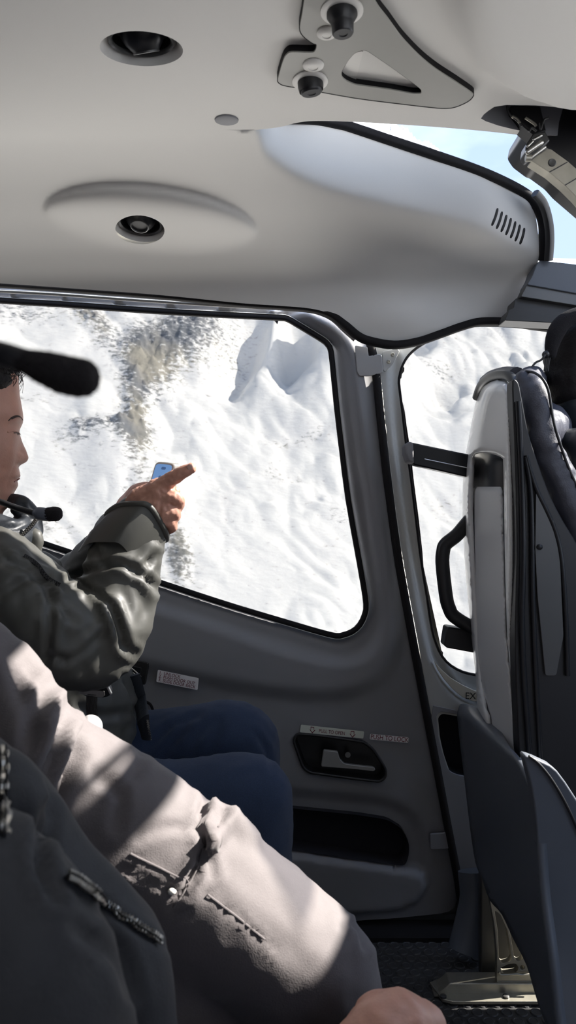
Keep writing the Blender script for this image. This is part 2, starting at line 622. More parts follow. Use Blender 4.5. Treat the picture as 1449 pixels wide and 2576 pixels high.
M['sideglass'] = glass('clear_glazing', SIDE_TINT)
M['roofglass'] = glass('roof_glazing', ROOF_TINT)

# ------------------------------------------------------------------ mountain
def terrain():
    us = np.arange(-0.80, 1.25, 0.0019)
    bs = np.concatenate([np.arange(-0.45, 0.62, 0.0026)])
    U, Bv = np.meshgrid(us, bs)
    nY, nX = U.shape
    K_ = .45                                  # the slope also falls towards the nose
    Y = 300 / np.maximum(1 - K_ * U - Bv, .3)
    X = U * Y
    Zs = Bv * Y
    pxl = CX + U * F
    # ridge line against the sky, falling towards the nose
    rx = np.array([-2000, 300, 700, 905, 945, 990, 1040, 1090, 1180, 1300, 1395, 1425, 1449, 1500, 1800, 3400])
    ry = np.array([150, 190, 240, 292, 312, 322, 352, 378, 425, 520, 622, 640, 662, 690, 760, 850.])
    bm = (CY - np.interp(pxl, rx, ry)) / F
    Yr = 300 / np.maximum(1 - K_ * U - bm, .3); Zr = bm * Yr
    q = np.stack([X.ravel(), Y.ravel(), np.zeros(X.size)], 1)
    pyl = CY - Bv * F
    rock = np.zeros(X.shape)
    def g(cx, cy, sx, sy, a=1.0, rot=0):
        dx, dy = pxl - cx, pyl - cy
        c, s = math.cos(rot), math.sin(rot)
        return a * np.exp(-((dx * c + dy * s) / sx) ** 2 - ((-dx * s + dy * c) / sy) ** 2)
    for a in [(460, 860, 135, 70, 1, -.3), (370, 930, 60, 70), (340, 1060, 34, 110), (235, 830, 80, 34, .9, .9), (60, 800, 110, 35, .6),
              (215, 1110, 70, 32, .8), (330, 1120, 50, 40), (450, 1420, 34, 95, 1.1, -.15), (1130, 850, 18, 40, .8, .3), (360, 1230, 50, 60, .45),
              (100, 1340, 120, 50, .35), (690, 1180, 90, 18, .35), (860, 1290, 60, 20, .35), (770, 1090, 90, 14, .4), (1010, 345, 60, 25, .8),
              (1100, 940, 60, 14, .45), (1410, 635, 40, 20, .9), (60, 1020, 60, 14, .3), (1120, 1240, 60, 20, .3)]:
        rock += g(*a)
    h = 15 * fbm(q / np.array((150, 95, 1)) + 3.1, 3).reshape(X.shape)
    rid = fbm(q / np.array((62, 40, 1)) + np.array((9.7, 4.2, .3)), 4, ridged=True, gain=.48).reshape(X.shape)
    lump = np.abs(perlin3(q / np.array((27, 20, 1)) + 31)).reshape(X.shape) + .5 * np.abs(perlin3(q / np.array((12, 9, 1)) + 5)).reshape(X.shape)
    smooth = g(90, 950, 190, 90) + g(60, 1180, 160, 70, .8) + g(650, 1440, 190, 90, .8, .7) + g(560, 1560, 160, 60, .8)
    smooth = np.clip(smooth, 0, .92)
    rough = 1 - smooth
    h = h + (2.6 * rid + (3.5 + 6.5 * np.clip(perlin3(q / 90 + 3).reshape(X.shape) + .45, 0, 1)) * lump - 3.0) * rough
    fine = fbm(q / np.array((7.5, 4.5, 1)) + 77, 3, ridged=True).reshape(X.shape)
    h = h + 2.2 * fine * np.clip((rock - .35) / .65, 0, 1) + .15 * fine * rough
    # a shaded hollow in the middle distance and others ahead
    h -= g(610, 880, 45, 90, 20, .5) + g(745, 900, 60, 55, 20) - g(850, 930, 50, 70, 26) - g(690, 870, 30, 40, 10)
    h -= g(1120, 1000, 60, 60, 22) + g(1030, 880, 50, 40, 18) - g(960, 980, 60, 60, 8)
    Z = Zs + h * (Y / 360)
    lim = Zr - 1.2 * np.maximum(Y - Yr, 0)
    wob = 5 * fbm(q / 14 + 12, 3).reshape(X.shape)
    Z = np.minimum(Z, np.where(Y > Yr - 12, lim + wob + np.maximum(Yr - Y, 0), 1e9))
    co = np.stack([X, Y, Z + CZ], 2).reshape(-1, 3)
    i = np.arange(nX * nY).reshape(nY, nX)
    fs = np.stack([i[:-1, :-1], i[:-1, 1:], i[1:, 1:], i[1:, :-1]], 2).reshape(-1, 4)
    me = bpy.data.meshes.new('mountain_terrain')
    me.vertices.add(len(co)); me.vertices.foreach_set('co', co.ravel())
    me.loops.add(fs.size); me.loops.foreach_set('vertex_index', fs.ravel())
    me.polygons.add(len(fs)); me.polygons.foreach_set('loop_start', np.arange(0, fs.size, 4)); 
    me.update(calc_edges=True); me.validate()
    me.polygons.foreach_set('use_smooth', [True] * len(me.polygons))
    at = me.attributes.new('rock', 'FLOAT', 'POINT'); at.data.foreach_set('value', rock.ravel().astype(np.float32))
    m = bpy.data.materials.new('snow_and_rock'); m.use_nodes = True
    t = m.node_tree; b = t.nodes['Principled BSDF']
    b.inputs['Roughness'].default_value = .8; b.inputs['Specular IOR Level'].default_value = .15
    a = N(t, 'ShaderNodeAttribute'); a.attribute_name = 'rock'
    c = N(t, 'ShaderNodeTexCoord')
    n1 = N(t, 'ShaderNodeTexNoise'); n1.inputs['Scale'].default_value = .34; n1.inputs['Detail'].default_value = 8; n1.inputs['Roughness'].default_value = .72
    mp = N(t, 'ShaderNodeMapping'); mp.inputs['Scale'].default_value = (1, 1, 2.2)
    t.links.new(c.outputs['Object'], mp.inputs[0]); t.links.new(mp.outputs[0], n1.inputs['Vector'])
    ad = N(t, 'ShaderNodeMath', operation='MULTIPLY_ADD')   # noise + rock * k
    t.links.new(a.outputs['Fac'], ad.inputs[0]); ad.inputs[1].default_value = .25; t.links.new(n1.outputs['Fac'], ad.inputs[2])
    rp = N(t, 'ShaderNodeValToRGB'); rp.color_ramp.elements[0].position = .595; rp.color_ramp.elements[1].position = .74
    t.links.new(ad.outputs[0], rp.inputs[0])
    n2 = N(t, 'ShaderNodeTexNoise'); n2.inputs['Scale'].default_value = .035; n2.inputs['Detail'].default_value = 5
    t.links.new(c.outputs['Object'], n2.inputs['Vector'])
    rc = N(t, 'ShaderNodeValToRGB')
    rc.color_ramp.elements[0].color = (.20, .21, .23, 1); rc.color_ramp.elements[1].color = (.36, .34, .29, 1)
    rc.color_ramp.elements[0].position = .4; rc.color_ramp.elements[1].position = .62
    t.links.new(n2.outputs['Fac'], rc.inputs[0])
    mi = N(t, 'ShaderNodeMixRGB'); mi.inputs[1].default_value = (.90, .89, .87, 1)
    t.links.new(rp.outputs[0], mi.inputs[0]); t.links.new(rc.outputs[0], mi.inputs[2])
    t.links.new(mi.outputs[0], b.inputs['Base Color'])
    n3 = N(t, 'ShaderNodeTexNoise'); n3.inputs['Scale'].default_value = .25; n3.inputs['Detail'].default_value = 6
    t.links.new(mp.outputs[0], n3.inputs['Vector'])
    bn = N(t, 'ShaderNodeBump'); bn.inputs['Strength'].default_value = .3; bn.inputs['Distance'].default_value = 1.3
    t.links.new(n3.outputs['Fac'], bn.inputs['Height']); t.links.new(bn.outputs[0], b.inputs['Normal'])
    tag(link_mesh('mountain_terrain', me, m), kind='structure')
terrain()

# ------------------------------------------------------------------ ceiling
ZC = 1.47
def XY(px, py, z=ZC):
    p = Pz(px, py, z); return np.array((p.x, p.y))
edgeE = cr_open([(640, 326), (700, 319), (750, 307), (800, 303), (900, 306), (1050, 315), (1200, 327), (1330, 341), (1449, 354)], 4)
EXY = [XY(*p) for p in edgeE]
EXY += [np.array(p) for p in [(.54, 1.09), (.565, .90), (.82, .90), (.845, 1.10), (.89, 1.11)]]  # unseen notch and front edge shaped to place the sun patches
outA = [np.array((-1.3, XY(0, 326)[1])), *[XY(p, 326) for p in (-600, -200, 100, 300, 500, 600)]] + EXY + [np.array((.89, -.36)), np.array((-1.3, -.36))]
def ellipse(c, rx, ry, n=40):
    return [np.array((c[0] + rx * math.cos(2 * math.pi * k / n), c[1] + ry * math.sin(2 * math.pi * k / n))) for k in range(n)]
V1 = XY(356, 124)
holeV = ellipse(V1, .0510, .0345)
pocket_px = [(1210, 298), (1217, 288), (1228, 279), (1243, 269), (1273, 264), (1347, 265), (1449, 274), (1490, 280), (1510, 300), (1500, 330), (1480, 343), (1449, 345), (1400, 341), (1332, 333), (1290, 325), (1254, 316), (1222, 305)]
pocketXY = [XY(*p) for p in pocket_px]
domeXY = np.array([XY(*p) for p in cr_open([(1090, -260), (1100, -120), (1112, 0), (1130, 60), (1160, 118), (1205, 168), (1270, 208), (1340, 236), (1449, 257), (1560, 268), (1700, 275)], 4)])
domePoly = np.vstack([domeXY, [[1.0, domeXY[-1][1]], [1.0, domeXY[0][1] - .2], [domeXY[0][0], domeXY[0][1] - .2]]])
def fA(V):
    d = dpoly(domeXY, V); ins = inpoly(domePoly, V)
    s = np.where(ins, d, -d)
    z = ZC - .032 * sstep(-.004, .034, s)
    # soft seam rising towards the rim of the roof window
    return np.stack([V[:, 0], V[:, 1], z], 1)
cA = sheet('ceiling', outA, [holeV, pocketXY], .02, fA, M['liner'], None, .02)
tag(cA, kind='structure')
# rounded lip of the roof window opening
lip = [Vector((p[0], p[1], ZC + .006)) for p in EXY]
tag(tube('trim_1', lip, .006, M['liner'], None, 10), kind='structure')

# outboard side of the liner: rolls down to the doors and up to the roof window
Sx = [-600, 640, 700, 750, 800, 891, 1000, 1087, 1226, 1310, 1343, 1356]
Sy = [326, 326, 319, 307, 312, 330, 363, 392, 443, 487, 532, 640]
Bpath = [(-700, 690), (-500, 695), (-200, 702), (0, 713), (200, 727), (400, 742), (600, 762), (700, 769), (780, 776), (830, 790), (870, 820), (900, 845), (930, 858), (990, 868), (1050, 860), (1110, 840), (1160, 822), (1210, 810), (1290, 810)]
Bc = cr_open(Bpath, 8)
Bx = [p[0] for p in Bc]; By = [p[1] for p in Bc]
def crom(xs, ys, x):
    """monotone-ish cubic through table"""
    x = np.clip(x, xs[0], xs[-1]); i = np.clip(np.searchsorted(xs, x) - 1, 0, len(xs) - 2)
    h = np.diff(xs); dl = np.diff(ys) / h
    m = np.zeros(len(xs)); m[0], m[-1] = dl[0], dl[-1]
    for k in range(1, len(xs) - 1):
        m[k] = 0 if dl[k - 1] * dl[k] <= 0 else 2 * dl[k - 1] * dl[k] / (dl[k - 1] + dl[k])
    t = (x - xs[i]) / h[i]
    return ((2 * t ** 3 - 3 * t * t + 1) * ys[i] + (t ** 3 - 2 * t * t + t) * h[i] * m[i] + (-2 * t ** 3 + 3 * t * t) * ys[i + 1] + (t ** 3 - t * t) * h[i] * m[i + 1])
yk = np.array([200, 326, 350, 400, 450, 520, 578, 650, 727, 800, 865, 1000.])
yv = np.array([.975, 1.1025, 1.131, 1.185, 1.237, 1.309, 1.372, 1.447, 1.515, 1.548, 1.562, 1.575])
fx_ = np.array([-800, 600, 645, 670, 700, 750, 820, 1000, 1200, 1300, 1400.])
fy_ = np.array([.9, 1.06, 1.105, 1.165, 1.195, 1.228, 1.258, 1.308, 1.362, 1.412, 1.45])
fp_ = np.array([326, 326, 330, 372, 408, 440, 468, 519, 568, 618, 655.])
def YB(px, py):
    px = np.asarray(px, float); py = np.asarray(py, float)
    base = crom(yk, yv, py)
    rev = crom(fx_, fy_, px) - .00022 * (crom(fx_, fp_, px) - py)
    d = base - rev
    y = np.maximum(base, rev) + .012 * np.exp(-np.abs(d) / .014) * .5
    # oval dish around the rear vent: crisp inboard edge, soft outboard edge
    dx = (px - 378) / 268; rotpy = py - (px - 378) * .10
    half = np.sqrt(np.clip(1 - dx * dx, 0, 1))
    top = 556 - 88 * half; bot = 556 + 88 * half
    u = np.clip((rotpy - top) / np.maximum(bot - top, 1), 0, 1)
    y = y - .028 * 6.75 * u * (1 - u) ** 2 * half
    # soft bulge above the door post
    y = y - .02 * np.exp(-((px - 1010) / 130) ** 2 - ((py - 800) / 55) ** 2)
    return y
def fB(V):
    Y = YB(V[:, 0], V[:, 1])
    return np.stack([(V[:, 0] - CX) / F * Y, Y, CZ - (V[:, 1] - CY) / F * Y], 1)
def ellpx(cx, cy, rx, ry, n=36, rot=0):
    return [np.array((cx + rx * math.cos(a) * math.cos(rot) - ry * math.sin(a) * math.sin(rot), cy + rx * math.cos(a) * math.sin(rot) + ry * math.sin(a) * math.cos(rot))) for a in [2 * math.pi * k / n for k in range(n)]]
outB = [np.array((x, 326.)) for x in (-600, -300, 0, 200, 400, 560)] + [np.array(p) for p in cr_open([(640, 326), (700, 319), (750, 307), (800, 312), (891, 330), (1000, 363), (1087, 392), (1226, 443), (1310, 487), (1343, 532), (1354, 590), (1356, 640)], 5)]
outB += [np.array(p, float) for p in [(1352, 668), (1338, 690), (1325, 715), (1311, 745), (1296, 772), (1284, 808)]]
outB += [np.array(p) for p in Bc[::-1][4:] if -600 < p[0] < 1275]
outB += [np.array((-600., 693.))]
slots = []
for k in range(7):
    x0, y0 = 1252 + k * 11.2, 524 + k * 8.2
    x1, y1 = x0 - 15 + k * .6, y0 + 44 - k * .4
    c = cr_open([(x0, y0), ((x0 + x1) / 2 + 1.5, (y0 + y1) / 2), (x1, y1)], 4)
    c = [np.array(q) for q in c]; L = []; Rr = []
    for i, q in enumerate(c):
        tg = c[min(i + 1, len(c) - 1)] - c[max(i - 1, 0)]; tg /= np.linalg.norm(tg); nn = np.array((-tg[1], tg[0]))
        wd = 3.4 * (1 if 0 < i < len(c) - 1 else .55)
        L.append(q + nn * wd); Rr.append(q - nn * wd)
    slots.append(L + Rr[::-1])
VC = (352, 578)
cB = sheet('ceiling', outB, [ellpx(VC[0], VC[1], 62, 36, rot=.07)] + slots, 9, fB, M['liner'], None, .012)
tag(cB, kind='structure')

vg = empty('vent_grille', P(1280, 565, float(YB(1280, 565)))); tag(vg, 'grille of seven short black slots near the front corner of the pale liner', 'vent grille')
for L in slots:
    L2 = [np.array(p) for p in L]; c_ = np.mean(L2, 0)
    L2 = [c_ + (p - c_) * 1.12 for p in L2]
    V_, T_i = cdt(L2, [], 0)
    W_ = fB(V_); dd_ = W_ - np.array((0, 0, CZ)); W_ = W_ + dd_ / np.linalg.norm(dd_, axis=1)[:, None] * .004
    mesh('slot', W_, T_i.tolist(), M['black'], vg, True).modifiers.new('thickness', 'SOLIDIFY').thickness = .002

# ------------------------------------------------------------------ air vents in the liner
def air_vent(name, label, Mx, r, tilt, sy=1.0, ringr=.8):
    e = empty(name, Mx.translation)
    tag(e, label, 'air vent', 'air vents in the cabin ceiling')
    lathe('recess_cup', [(r * 1.0, 0), (r * .97, -.004), (r * ringr * 1.02, -.018), (r * ringr, -.022), (r * ringr, -.06), (0, -.06)], M['liner'], e, Mx, 48, sy)
    lathe('outer_ring', [(r * ringr * 1.0, -.022), (r * ringr * 1.02, -.010), (r * ringr * .95, -.007), (r * ringr * .88, -.010), (r * ringr * .86, -.024)], M['steel'], e, Mx, 48, sy)
    lathe('socket', [(r * ringr * .87, -.012), (r * ringr * .84, -.05), (0, -.056)], M['black'], e, Mx, 40, sy)
    Mb = Mx @ Matrix.Translation((0, 0, -.026)) @ tilt
    rb = r * ringr * .62
    pr = []
    for k in range(9):
        a = R(150 - k * 13.5); pr.append((rb * math.sin(a) * 1.12, rb * math.cos(a) * 1.12))
    pr += [(rb * .62, rb * .98), (rb * .55, rb * .92), (rb * .5, 0.0), (0, -.01)]
    lathe('nozzle', pr, M['gloss'], e, Mb, 36, sy)
    lathe('nozzle_rim', [(rb * .66, rb * .94), (rb * .66, rb * 1.02), (rb * .60, rb * 1.04), (rb * .56, rb * .98), (rb * .56, rb * .9)], M['steel'], e, Mb, 36, sy)
    return e
Mv = axis_matrix((V1[0], V1[1], ZC), (0, 0, -1), (1, 0, 0))
air_vent('air_vent', 'round black swivel air vent high in the pale ceiling, nozzle turned outboard', Mv, .0515, Matrix.Rotation(R(32), 4, 'X') @ Matrix.Rotation(R(8), 4, 'Y'), .69)
y0 = float(YB(*VC)); c0 = P(VC[0], VC[1], y0)
def bp(x, y): return P(x, y, float(YB(x, y)))
nB = (bp(VC[0] + 66, VC[1]) - bp(VC[0] - 66, VC[1])).cross(bp(VC[0], VC[1] + 38) - bp(VC[0], VC[1] - 38)).normalized()
if nB.dot(Vector((0, 0, .9)) - c0) < 0: nB = -nB
Mv2 = axis_matrix(c0 - nB * .002, nB)
air_vent('air_vent', 'round black swivel air vent set in the shaded oval dish of the ceiling', Mv2, .0475, Matrix.Rotation(R(-12), 4, 'X'), 1.0, .86)
pc = XY(570, 301)
Mp = axis_matrix((pc[0], pc[1], ZC), (0, 0, -1))
tag(lathe('blanking_plug', [(.0175, 0), (.017, .0015), (.0155, .0022), (0, .0026)], M['door'], None, Mp, 32, .8), 'small grey oval plug in the ceiling near the roof window edge', 'plug')

# dark void with wiring ahead of the dome
zc = np.mean(pocketXY, 0)
rings = [(0, 1.0), (.02, .99), (.07, .93)]
vs = []; n = len(pocketXY)
for h, s in rings:
    for p in pocketXY: q = zc + (p - zc) * s; vs.append((q[0], q[1], ZC + h))
fs = [(i * n + k, i * n + (k + 1) % n, (i + 1) * n + (k + 1) % n, (i + 1) * n + k) for i in range(2) for k in range(n)]
fs.append([2 * n + k for k in range(n)])
tag(mesh('trim_2', vs, fs, M['door'], None, True, 30), kind='structure')

# ------------------------------------------------------------------ roof window and its seal
sealp = [(700, 296), (790, 300), (850, 311), (884, 320), (1000, 359), (1087, 388), (1226, 438), (1321, 486), (1352, 522), (1368, 560), (1371, 600), (1369, 650)]
sealY = [1.19, 1.225, 1.24, 1.25, 1.275, 1.29, 1.312, 1.338, 1.35, 1.37, 1.39, 1.41]
sealY = [float(YB(a[0], a[1] + 12)) - .004 for a in sealp]
sp = [P(a[0], a[1], y) for a, y in zip(sealp, sealY)]
sp = [Vector(v) for v in cr_open(sp, 6)]
wd = np.interp(np.linspace(0, 1, len(sp)), [0, .3, .65, .8, 1], [.0075, .0072, .0078, .010, .0125])
e = empty('window_3', sp[0]); tag(e, kind='structure')
tube('window_seal', sp, [(w_, w_) for w_ in wd], M['rubber'], e, 12, power=3.2)
# glazing from the seal up over the roof
g0 = sp[::6] + [sp[-1] + Vector((.12, .01, .0)), sp[-1] + Vector((.35, .01, -.02)), sp[-1] + Vector((.7, -.02, -.06))]
gv, gf = [], []
for i, p in enumerate(g0):
    for k, (dy, dz) in enumerate([(.008, 0), (-.06, .09), (-.22, .16), (-.42, .18)]):
        gv.append(p + Vector((0.02 * k, dy, dz + .004)))
for i in range(len(g0) - 1):
    for k in range(3): a = i * 4 + k; gf.append((a, a + 1, a + 5, a + 4))
mesh('glass_pane', gv, gf, M['roofglass'], e, True)
# outer roof skin and post beyond the corner of the roof window
tube('window_frame', pp([(1346, 486, 1.36), (1366, 512, 1.375), (1379, 555, 1.395), (1383, 600, 1.41), (1380, 655, 1.43)], 0), .0075, M['black'], e, 8, power=3)

# ------------------------------------------------------------------ sliding door
YD = 1.6
glassW1 = [(-620, 700), (-300, 735), (0, 760), (150, 769), (300, 780), (450, 790), (600, 798), (700, 803), (722, 806), (745, 819), (780, 840), (812, 860), (822, 870), (829, 885),
           (836, 950), (844, 1030), (856, 1130), (872, 1255), (895, 1385), (910, 1470), (917, 1520), (914, 1545), (902, 1570), (884, 1586), (862, 1594), (845, 1596), (800, 1585), (725, 1563),
           (600, 1526), (500, 1494), (392, 1458), (300, 1428), (195, 1392), (105, 1362), (0, 1325), (-300, 1215), (-620, 1100)]
strip = [(930, 862), (938, 890), (941, 910), (948, 960), (958, 1060), (975, 1210), (1001, 1400), (1033, 1580), (1073, 1795), (1099, 1930), (1127, 2080), (1150, 2200), (1163, 2290)]
dtop = [(-700, 690), (-300, 705), (0, 722), (200, 736), (400, 751), (600, 770), (700, 778), (780, 784), (825, 797), (862, 826), (893, 852), (925, 866)]
def off(path, d):
    path = [np.array(p[:2], float) for p in path]; o = []
    for i, p in enumerate(path):
        t = path[min(i + 1, len(path) - 1)] - path[max(i - 1, 0)]; t /= np.linalg.norm(t)
        o.append(p + np.array((-t[1], t[0])) * d)
    return o
sl = cr_open(strip, 4)
doorout = [np.array(p) for p in cr_open(dtop, 4)] + off(sl, 8)[1:-3] + [np.array(p, float) for p in [(1150, 2255), (1146, 2282), (1130, 2296), (1100, 2302), (1000, 2312), (880, 2320), (600, 2332), (200, 2340), (-300, 2345), (-700, 2345)]]
win1 = [np.array(p) for p in off([np.array(p, float) for p in glassW1], -7)]
pock = round_poly([(560, 2015), (700, 2030), (900, 2050), (975, 2062), (1012, 2085), (1029, 2120), (1029, 2150), (1020, 2179), (900, 2163), (740, 2138), (560, 2112)], 14)
cupo = round_poly([(738, 1862), (748, 1846), (800, 1850), (915, 1866), (938, 1884), (970, 1934), (970, 1955), (955, 1966), (880, 1957), (778, 1943), (762, 1930)], 12)
ridge = cr_open([(700, 770), (760, 795), (812, 815), (848, 835), (868, 858), (880, 890), (893, 1000), (910, 1120), (932, 1260), (955, 1400), (972, 1500), (980, 1560)], 4)
C1 = cr_open([(-700, 1240), (0, 1400), (200, 1462), (400, 1525), (560, 1577), (700, 1625), (800, 1652), (870, 1660), (920, 1642), (950, 1600), (960, 1540), (952, 1450), (930, 1310), (905, 1150), (884, 990), (872, 900), (850, 858), (800, 828), (740, 796), (700, 786)], 4)
C2 = cr_open([(-700, 1560), (0, 1620), (330, 1665), (560, 1718), (760, 1746), (880, 1742), (950, 1708), (988, 1650), (1000, 1580), (990, 1470), (966, 1310), (940, 1130), (918, 975), (902, 890), (880, 848), (845, 810), (800, 790)], 4)
C1i = np.array(C1 + [np.array((-700, 690))]); C2i = np.array(C2 + [np.array((-700, 690))])
pring = cr_open([(560, 1978), (700, 1992), (900, 2008), (985, 2022), (1040, 2055), (1066, 2105), (1070, 2150), (1066, 2190)], 4)
pringP = np.array(pring + [np.array((560, 2120))])
lower = cr_open([(560, 2112), (740, 2138), (900, 2163), (1020, 2180), (1068, 2190)], 3)
lowP = np.array(lower + [np.array((1075, 2230)), np.array((1050, 2270)), np.array((1000, 2292)), np.array((700, 2315)), np.array((-700, 2330)), np.array((-700, 2000))])
def fD(V):
    h = np.zeros(len(V))
    dr = dpoly(ridge, V)
    s1 = np.where(inpoly(C1i, V), dpoly(C1, V), -dpoly(C1, V))
    s2 = np.where(inpoly(C2i, V), dpoly(C2, V), -dpoly(C2, V))
    fadeR = sstep(1010, 960, V[:, 0])
    h += -.006 + .020 * sstep(18, -18, s1) - .018 * sstep(24, -28, s2)
    sp_ = np.where(inpoly(pringP, V), dpoly(pring, V), -dpoly(pring, V))
    h += -.012 * sstep(-16, 22, sp_)
    sl_ = np.where(inpoly(lowP, V), dpoly(lowP, V, True), -dpoly(lowP, V, True))
    h += .018 * sstep(-1, 9, sl_) * sstep(0, 60, sl_ + 40)
    dw = dpoly(np.array(win1), V, True)
    h -= .012 * sstep(26, 0, dw)
    W = np.array([P(x, y, YD) for x, y in V]); W[:, 1] -= h
    return W
d1 = empty('door_1', (0, YD, 0)); tag(d1, kind='structure')
sheet('door_panel', doorout, [win1, pock, cupo], 9, fD, M['door'], d1, .03)
def loopseal(name, loop, w_px, Y, parent, thick=.012, m='rubber', power=3):
    p = [P(a[0], a[1], Y) for a in loop]; p.append(p[0])
    r = (thick / 2, w_px / 2 * Y / F)
    return tube(name, p, [r] * len(p), M[m], parent, 10, cap=False, power=power)
ext('outer_skin', [(-700, 640), (300, 690), (700, 730), (948, 770), (948, 880), (1260, 2330), (-700, 2330)], YD + .055, .01, M['frame'], d1, 0, [off([np.array(p, float) for p in glassW1], -34)])
gw = cr_closed(glassW1, 2)
loopseal('window_seal', off(gw, -4.0), 15, YD + .008, d1, .016)
loopseal('seal_lip', off(gw, -11.5), 2.2, YD + .002, d1, .006, 'frame')
w1 = empty('window_1', (0, YD + .014, 0)); tag(w1, kind='structure')
ext('glass_pane', off(gw, -2), YD + .012, .004, M['glass'], w1, 0)
# pocket
def cup(name, loop, Y, depth, m, parent, shrink=.96):
    c = np.mean(np.array(loop), 0); L = [np.array(p) for p in loop]; n = len(L)
    vs = [P(p[0], p[1], Y) for p in L] + [P(*(c + (p - c) * shrink), Y) + Vector((0, depth, 0)) for p in L]
    fs = [(k, (k + 1) % n, n + (k + 1) % n, n + k) for k in range(n)]
    V, T = cdt([c + (p - c) * shrink for p in L], [], 0)
    b = len(vs); vs += [P(x, y, Y) + Vector((0, depth, 0)) for x, y in V]; fs += [tuple(b + i for i in t) for t in T]
    return mesh(name, vs, fs, m, parent, True, 30)
cup('pocket_lining', pock, YD - .001, .045, M['pocket_shade'], d1)
h1 = cup('handle_recess', cupo, YD + .002, .030, M['black'], d1, .93)
loopseal('recess_bezel', cupo, 7, YD - .003, d1, .007, 'black')
ext('latch_handle', round_poly([(814, 1887), (850, 1891), (855, 1910), (866, 1921), (890, 1925), (940, 1930), (945, 1936), (940, 1941), (895, 1936), (808, 1929)], 4), YD - .006, .010, M['handle'], h1, .0015)
tube('lock_button', [P(875, 1899, YD + .02), P(875, 1899, YD + .006)], .006, M['steel'], h1, 16)
# rear latch bezel near the man's hip
lat = [(318, 1655), (374, 1667), (365, 1724), (318, 1715), (250, 1700), (250, 1640)]
lb = ext('belt_latch_bezel', round_poly(lat, 5), YD - .012, .012, M['black'], d1, .002)
ext('bezel_inset', round_poly([(300, 1668), (356, 1680), (350, 1708), (300, 1700)], 4), YD - .0135, .004, M['gloss'], lb, .001)
tube('release_wire', pp([(300, 1662, YD - .02), (330, 1680, YD - .022), (352, 1699, YD - .022), (356, 1703, YD - .016)], 0), .0012, M['chrome'], lb, 8)
tube('release_wire', pp([(300, 1672, YD - .02), (330, 1689, YD - .022), (350, 1704, YD - .022)], 0), .0012, M['chrome'], lb, 8)
tube('rubber_bump', pp([(362, 1763, YD - .004), (378, 1772, YD - .006), (386, 1790, YD - .004)], 0), .003, M['rubber'], d1, 8)

def text(name, s, px, py, size_px, ang, Y, m, parent, extr=.0003, sx=1.0, align='LEFT'):
    cu = bpy.data.curves.new(name, 'FONT'); cu.body = s; cu.size = 1; cu.align_x = align; cu.align_y = 'CENTER'; cu.extrude = 0
    tmp = bpy.data.objects.new('tmp', cu); COL.objects.link(tmp)
    dg = bpy.context.evaluated_depsgraph_get(); dg.update()
    me = bpy.data.meshes.new_from_object(tmp.evaluated_get(dg)); bpy.data.objects.remove(tmp)
    k = size_px * Y / F; a = R(ang)
    ux = Vector((math.cos(a), 0, -math.sin(a))); uy = Vector((math.sin(a), 0, math.cos(a))); o = P(px, py, Y)
    for v in me.vertices: v.co = o + ux * v.co.x * k * sx + uy * v.co.y * k
    me.materials.clear()
    ob = link_mesh(name, me, m, parent)
    ob.modifiers.new('thickness', 'SOLIDIFY').thickness = extr
    return ob
YS = YD - .0005 + .0
def sticker(name, poly, Y, m, label):
    o = ext(name, round_poly(poly, 3), Y, .0006, m, d1)
    o['label'] = label
    return o
Y1 = YD - .014
s1 = sticker('instruction_sticker', [(397, 1685), (500, 1706), (497, 1736), (393, 1715)], Y1, M['sticker'], 'white instruction sticker')
for i, (nn, tx) in enumerate([('1.', 'UNLOCK'), ('2.', 'PUSH DOOR OUT'), ('3.', 'SLIDE DOOR BACK')]):
    text('sticker_lettering', nn, 400 - i * .9, 1692 + i * 8.9, 11, 11.5, Y1 - .0007, M['red'], s1)
    text('sticker_lettering', tx, 412 - i * 1.2, 1694.5 + i * 8.9, 11.2, 11.5, Y1 - .0007, M['red'], s1, sx=[.92, .90, .87][i])
Y2 = YD - .0045
s2 = sticker('instruction_plate', [(757, 1823), (916, 1840), (914, 1858), (754, 1842)], Y2, M['sticker2'], 'pale instruction plate with two arrows')
text('sticker_lettering', 'PULL TO OPEN', 802, 1838.5, 12.5, 6.3, Y2 - .0007, M['red'], s2, sx=.78)
for ax in (786, 887):
    ay = 1836 + (ax - 786) * .107
    a_o = [(-4.5, -8), (4.5, -7), (4, 0), (7.5, .8), (-.5, 9), (-7.5, -1), (-4.7, -.6)]
    o_ = [np.array((ax + x, ay + y)) for x, y in a_o]; c_ = np.mean(o_, 0); i_ = [c_ + (p - c_) * .72 for p in o_]
    ext('arrow_outline', o_, Y2 - .0005, .0004, M['red'], s2, 0, [i_])
s3 = sticker('lock_sticker', [(931, 1846), (1028, 1855), (1027, 1869), (930, 1860)], Y2, M['sticker'], 'small white lock sticker')
text('sticker_lettering', 'PUSH TO LOCK', 932, 1853.5, 17, 5.3, Y2 - .0007, M['red'], s3, sx=.80)

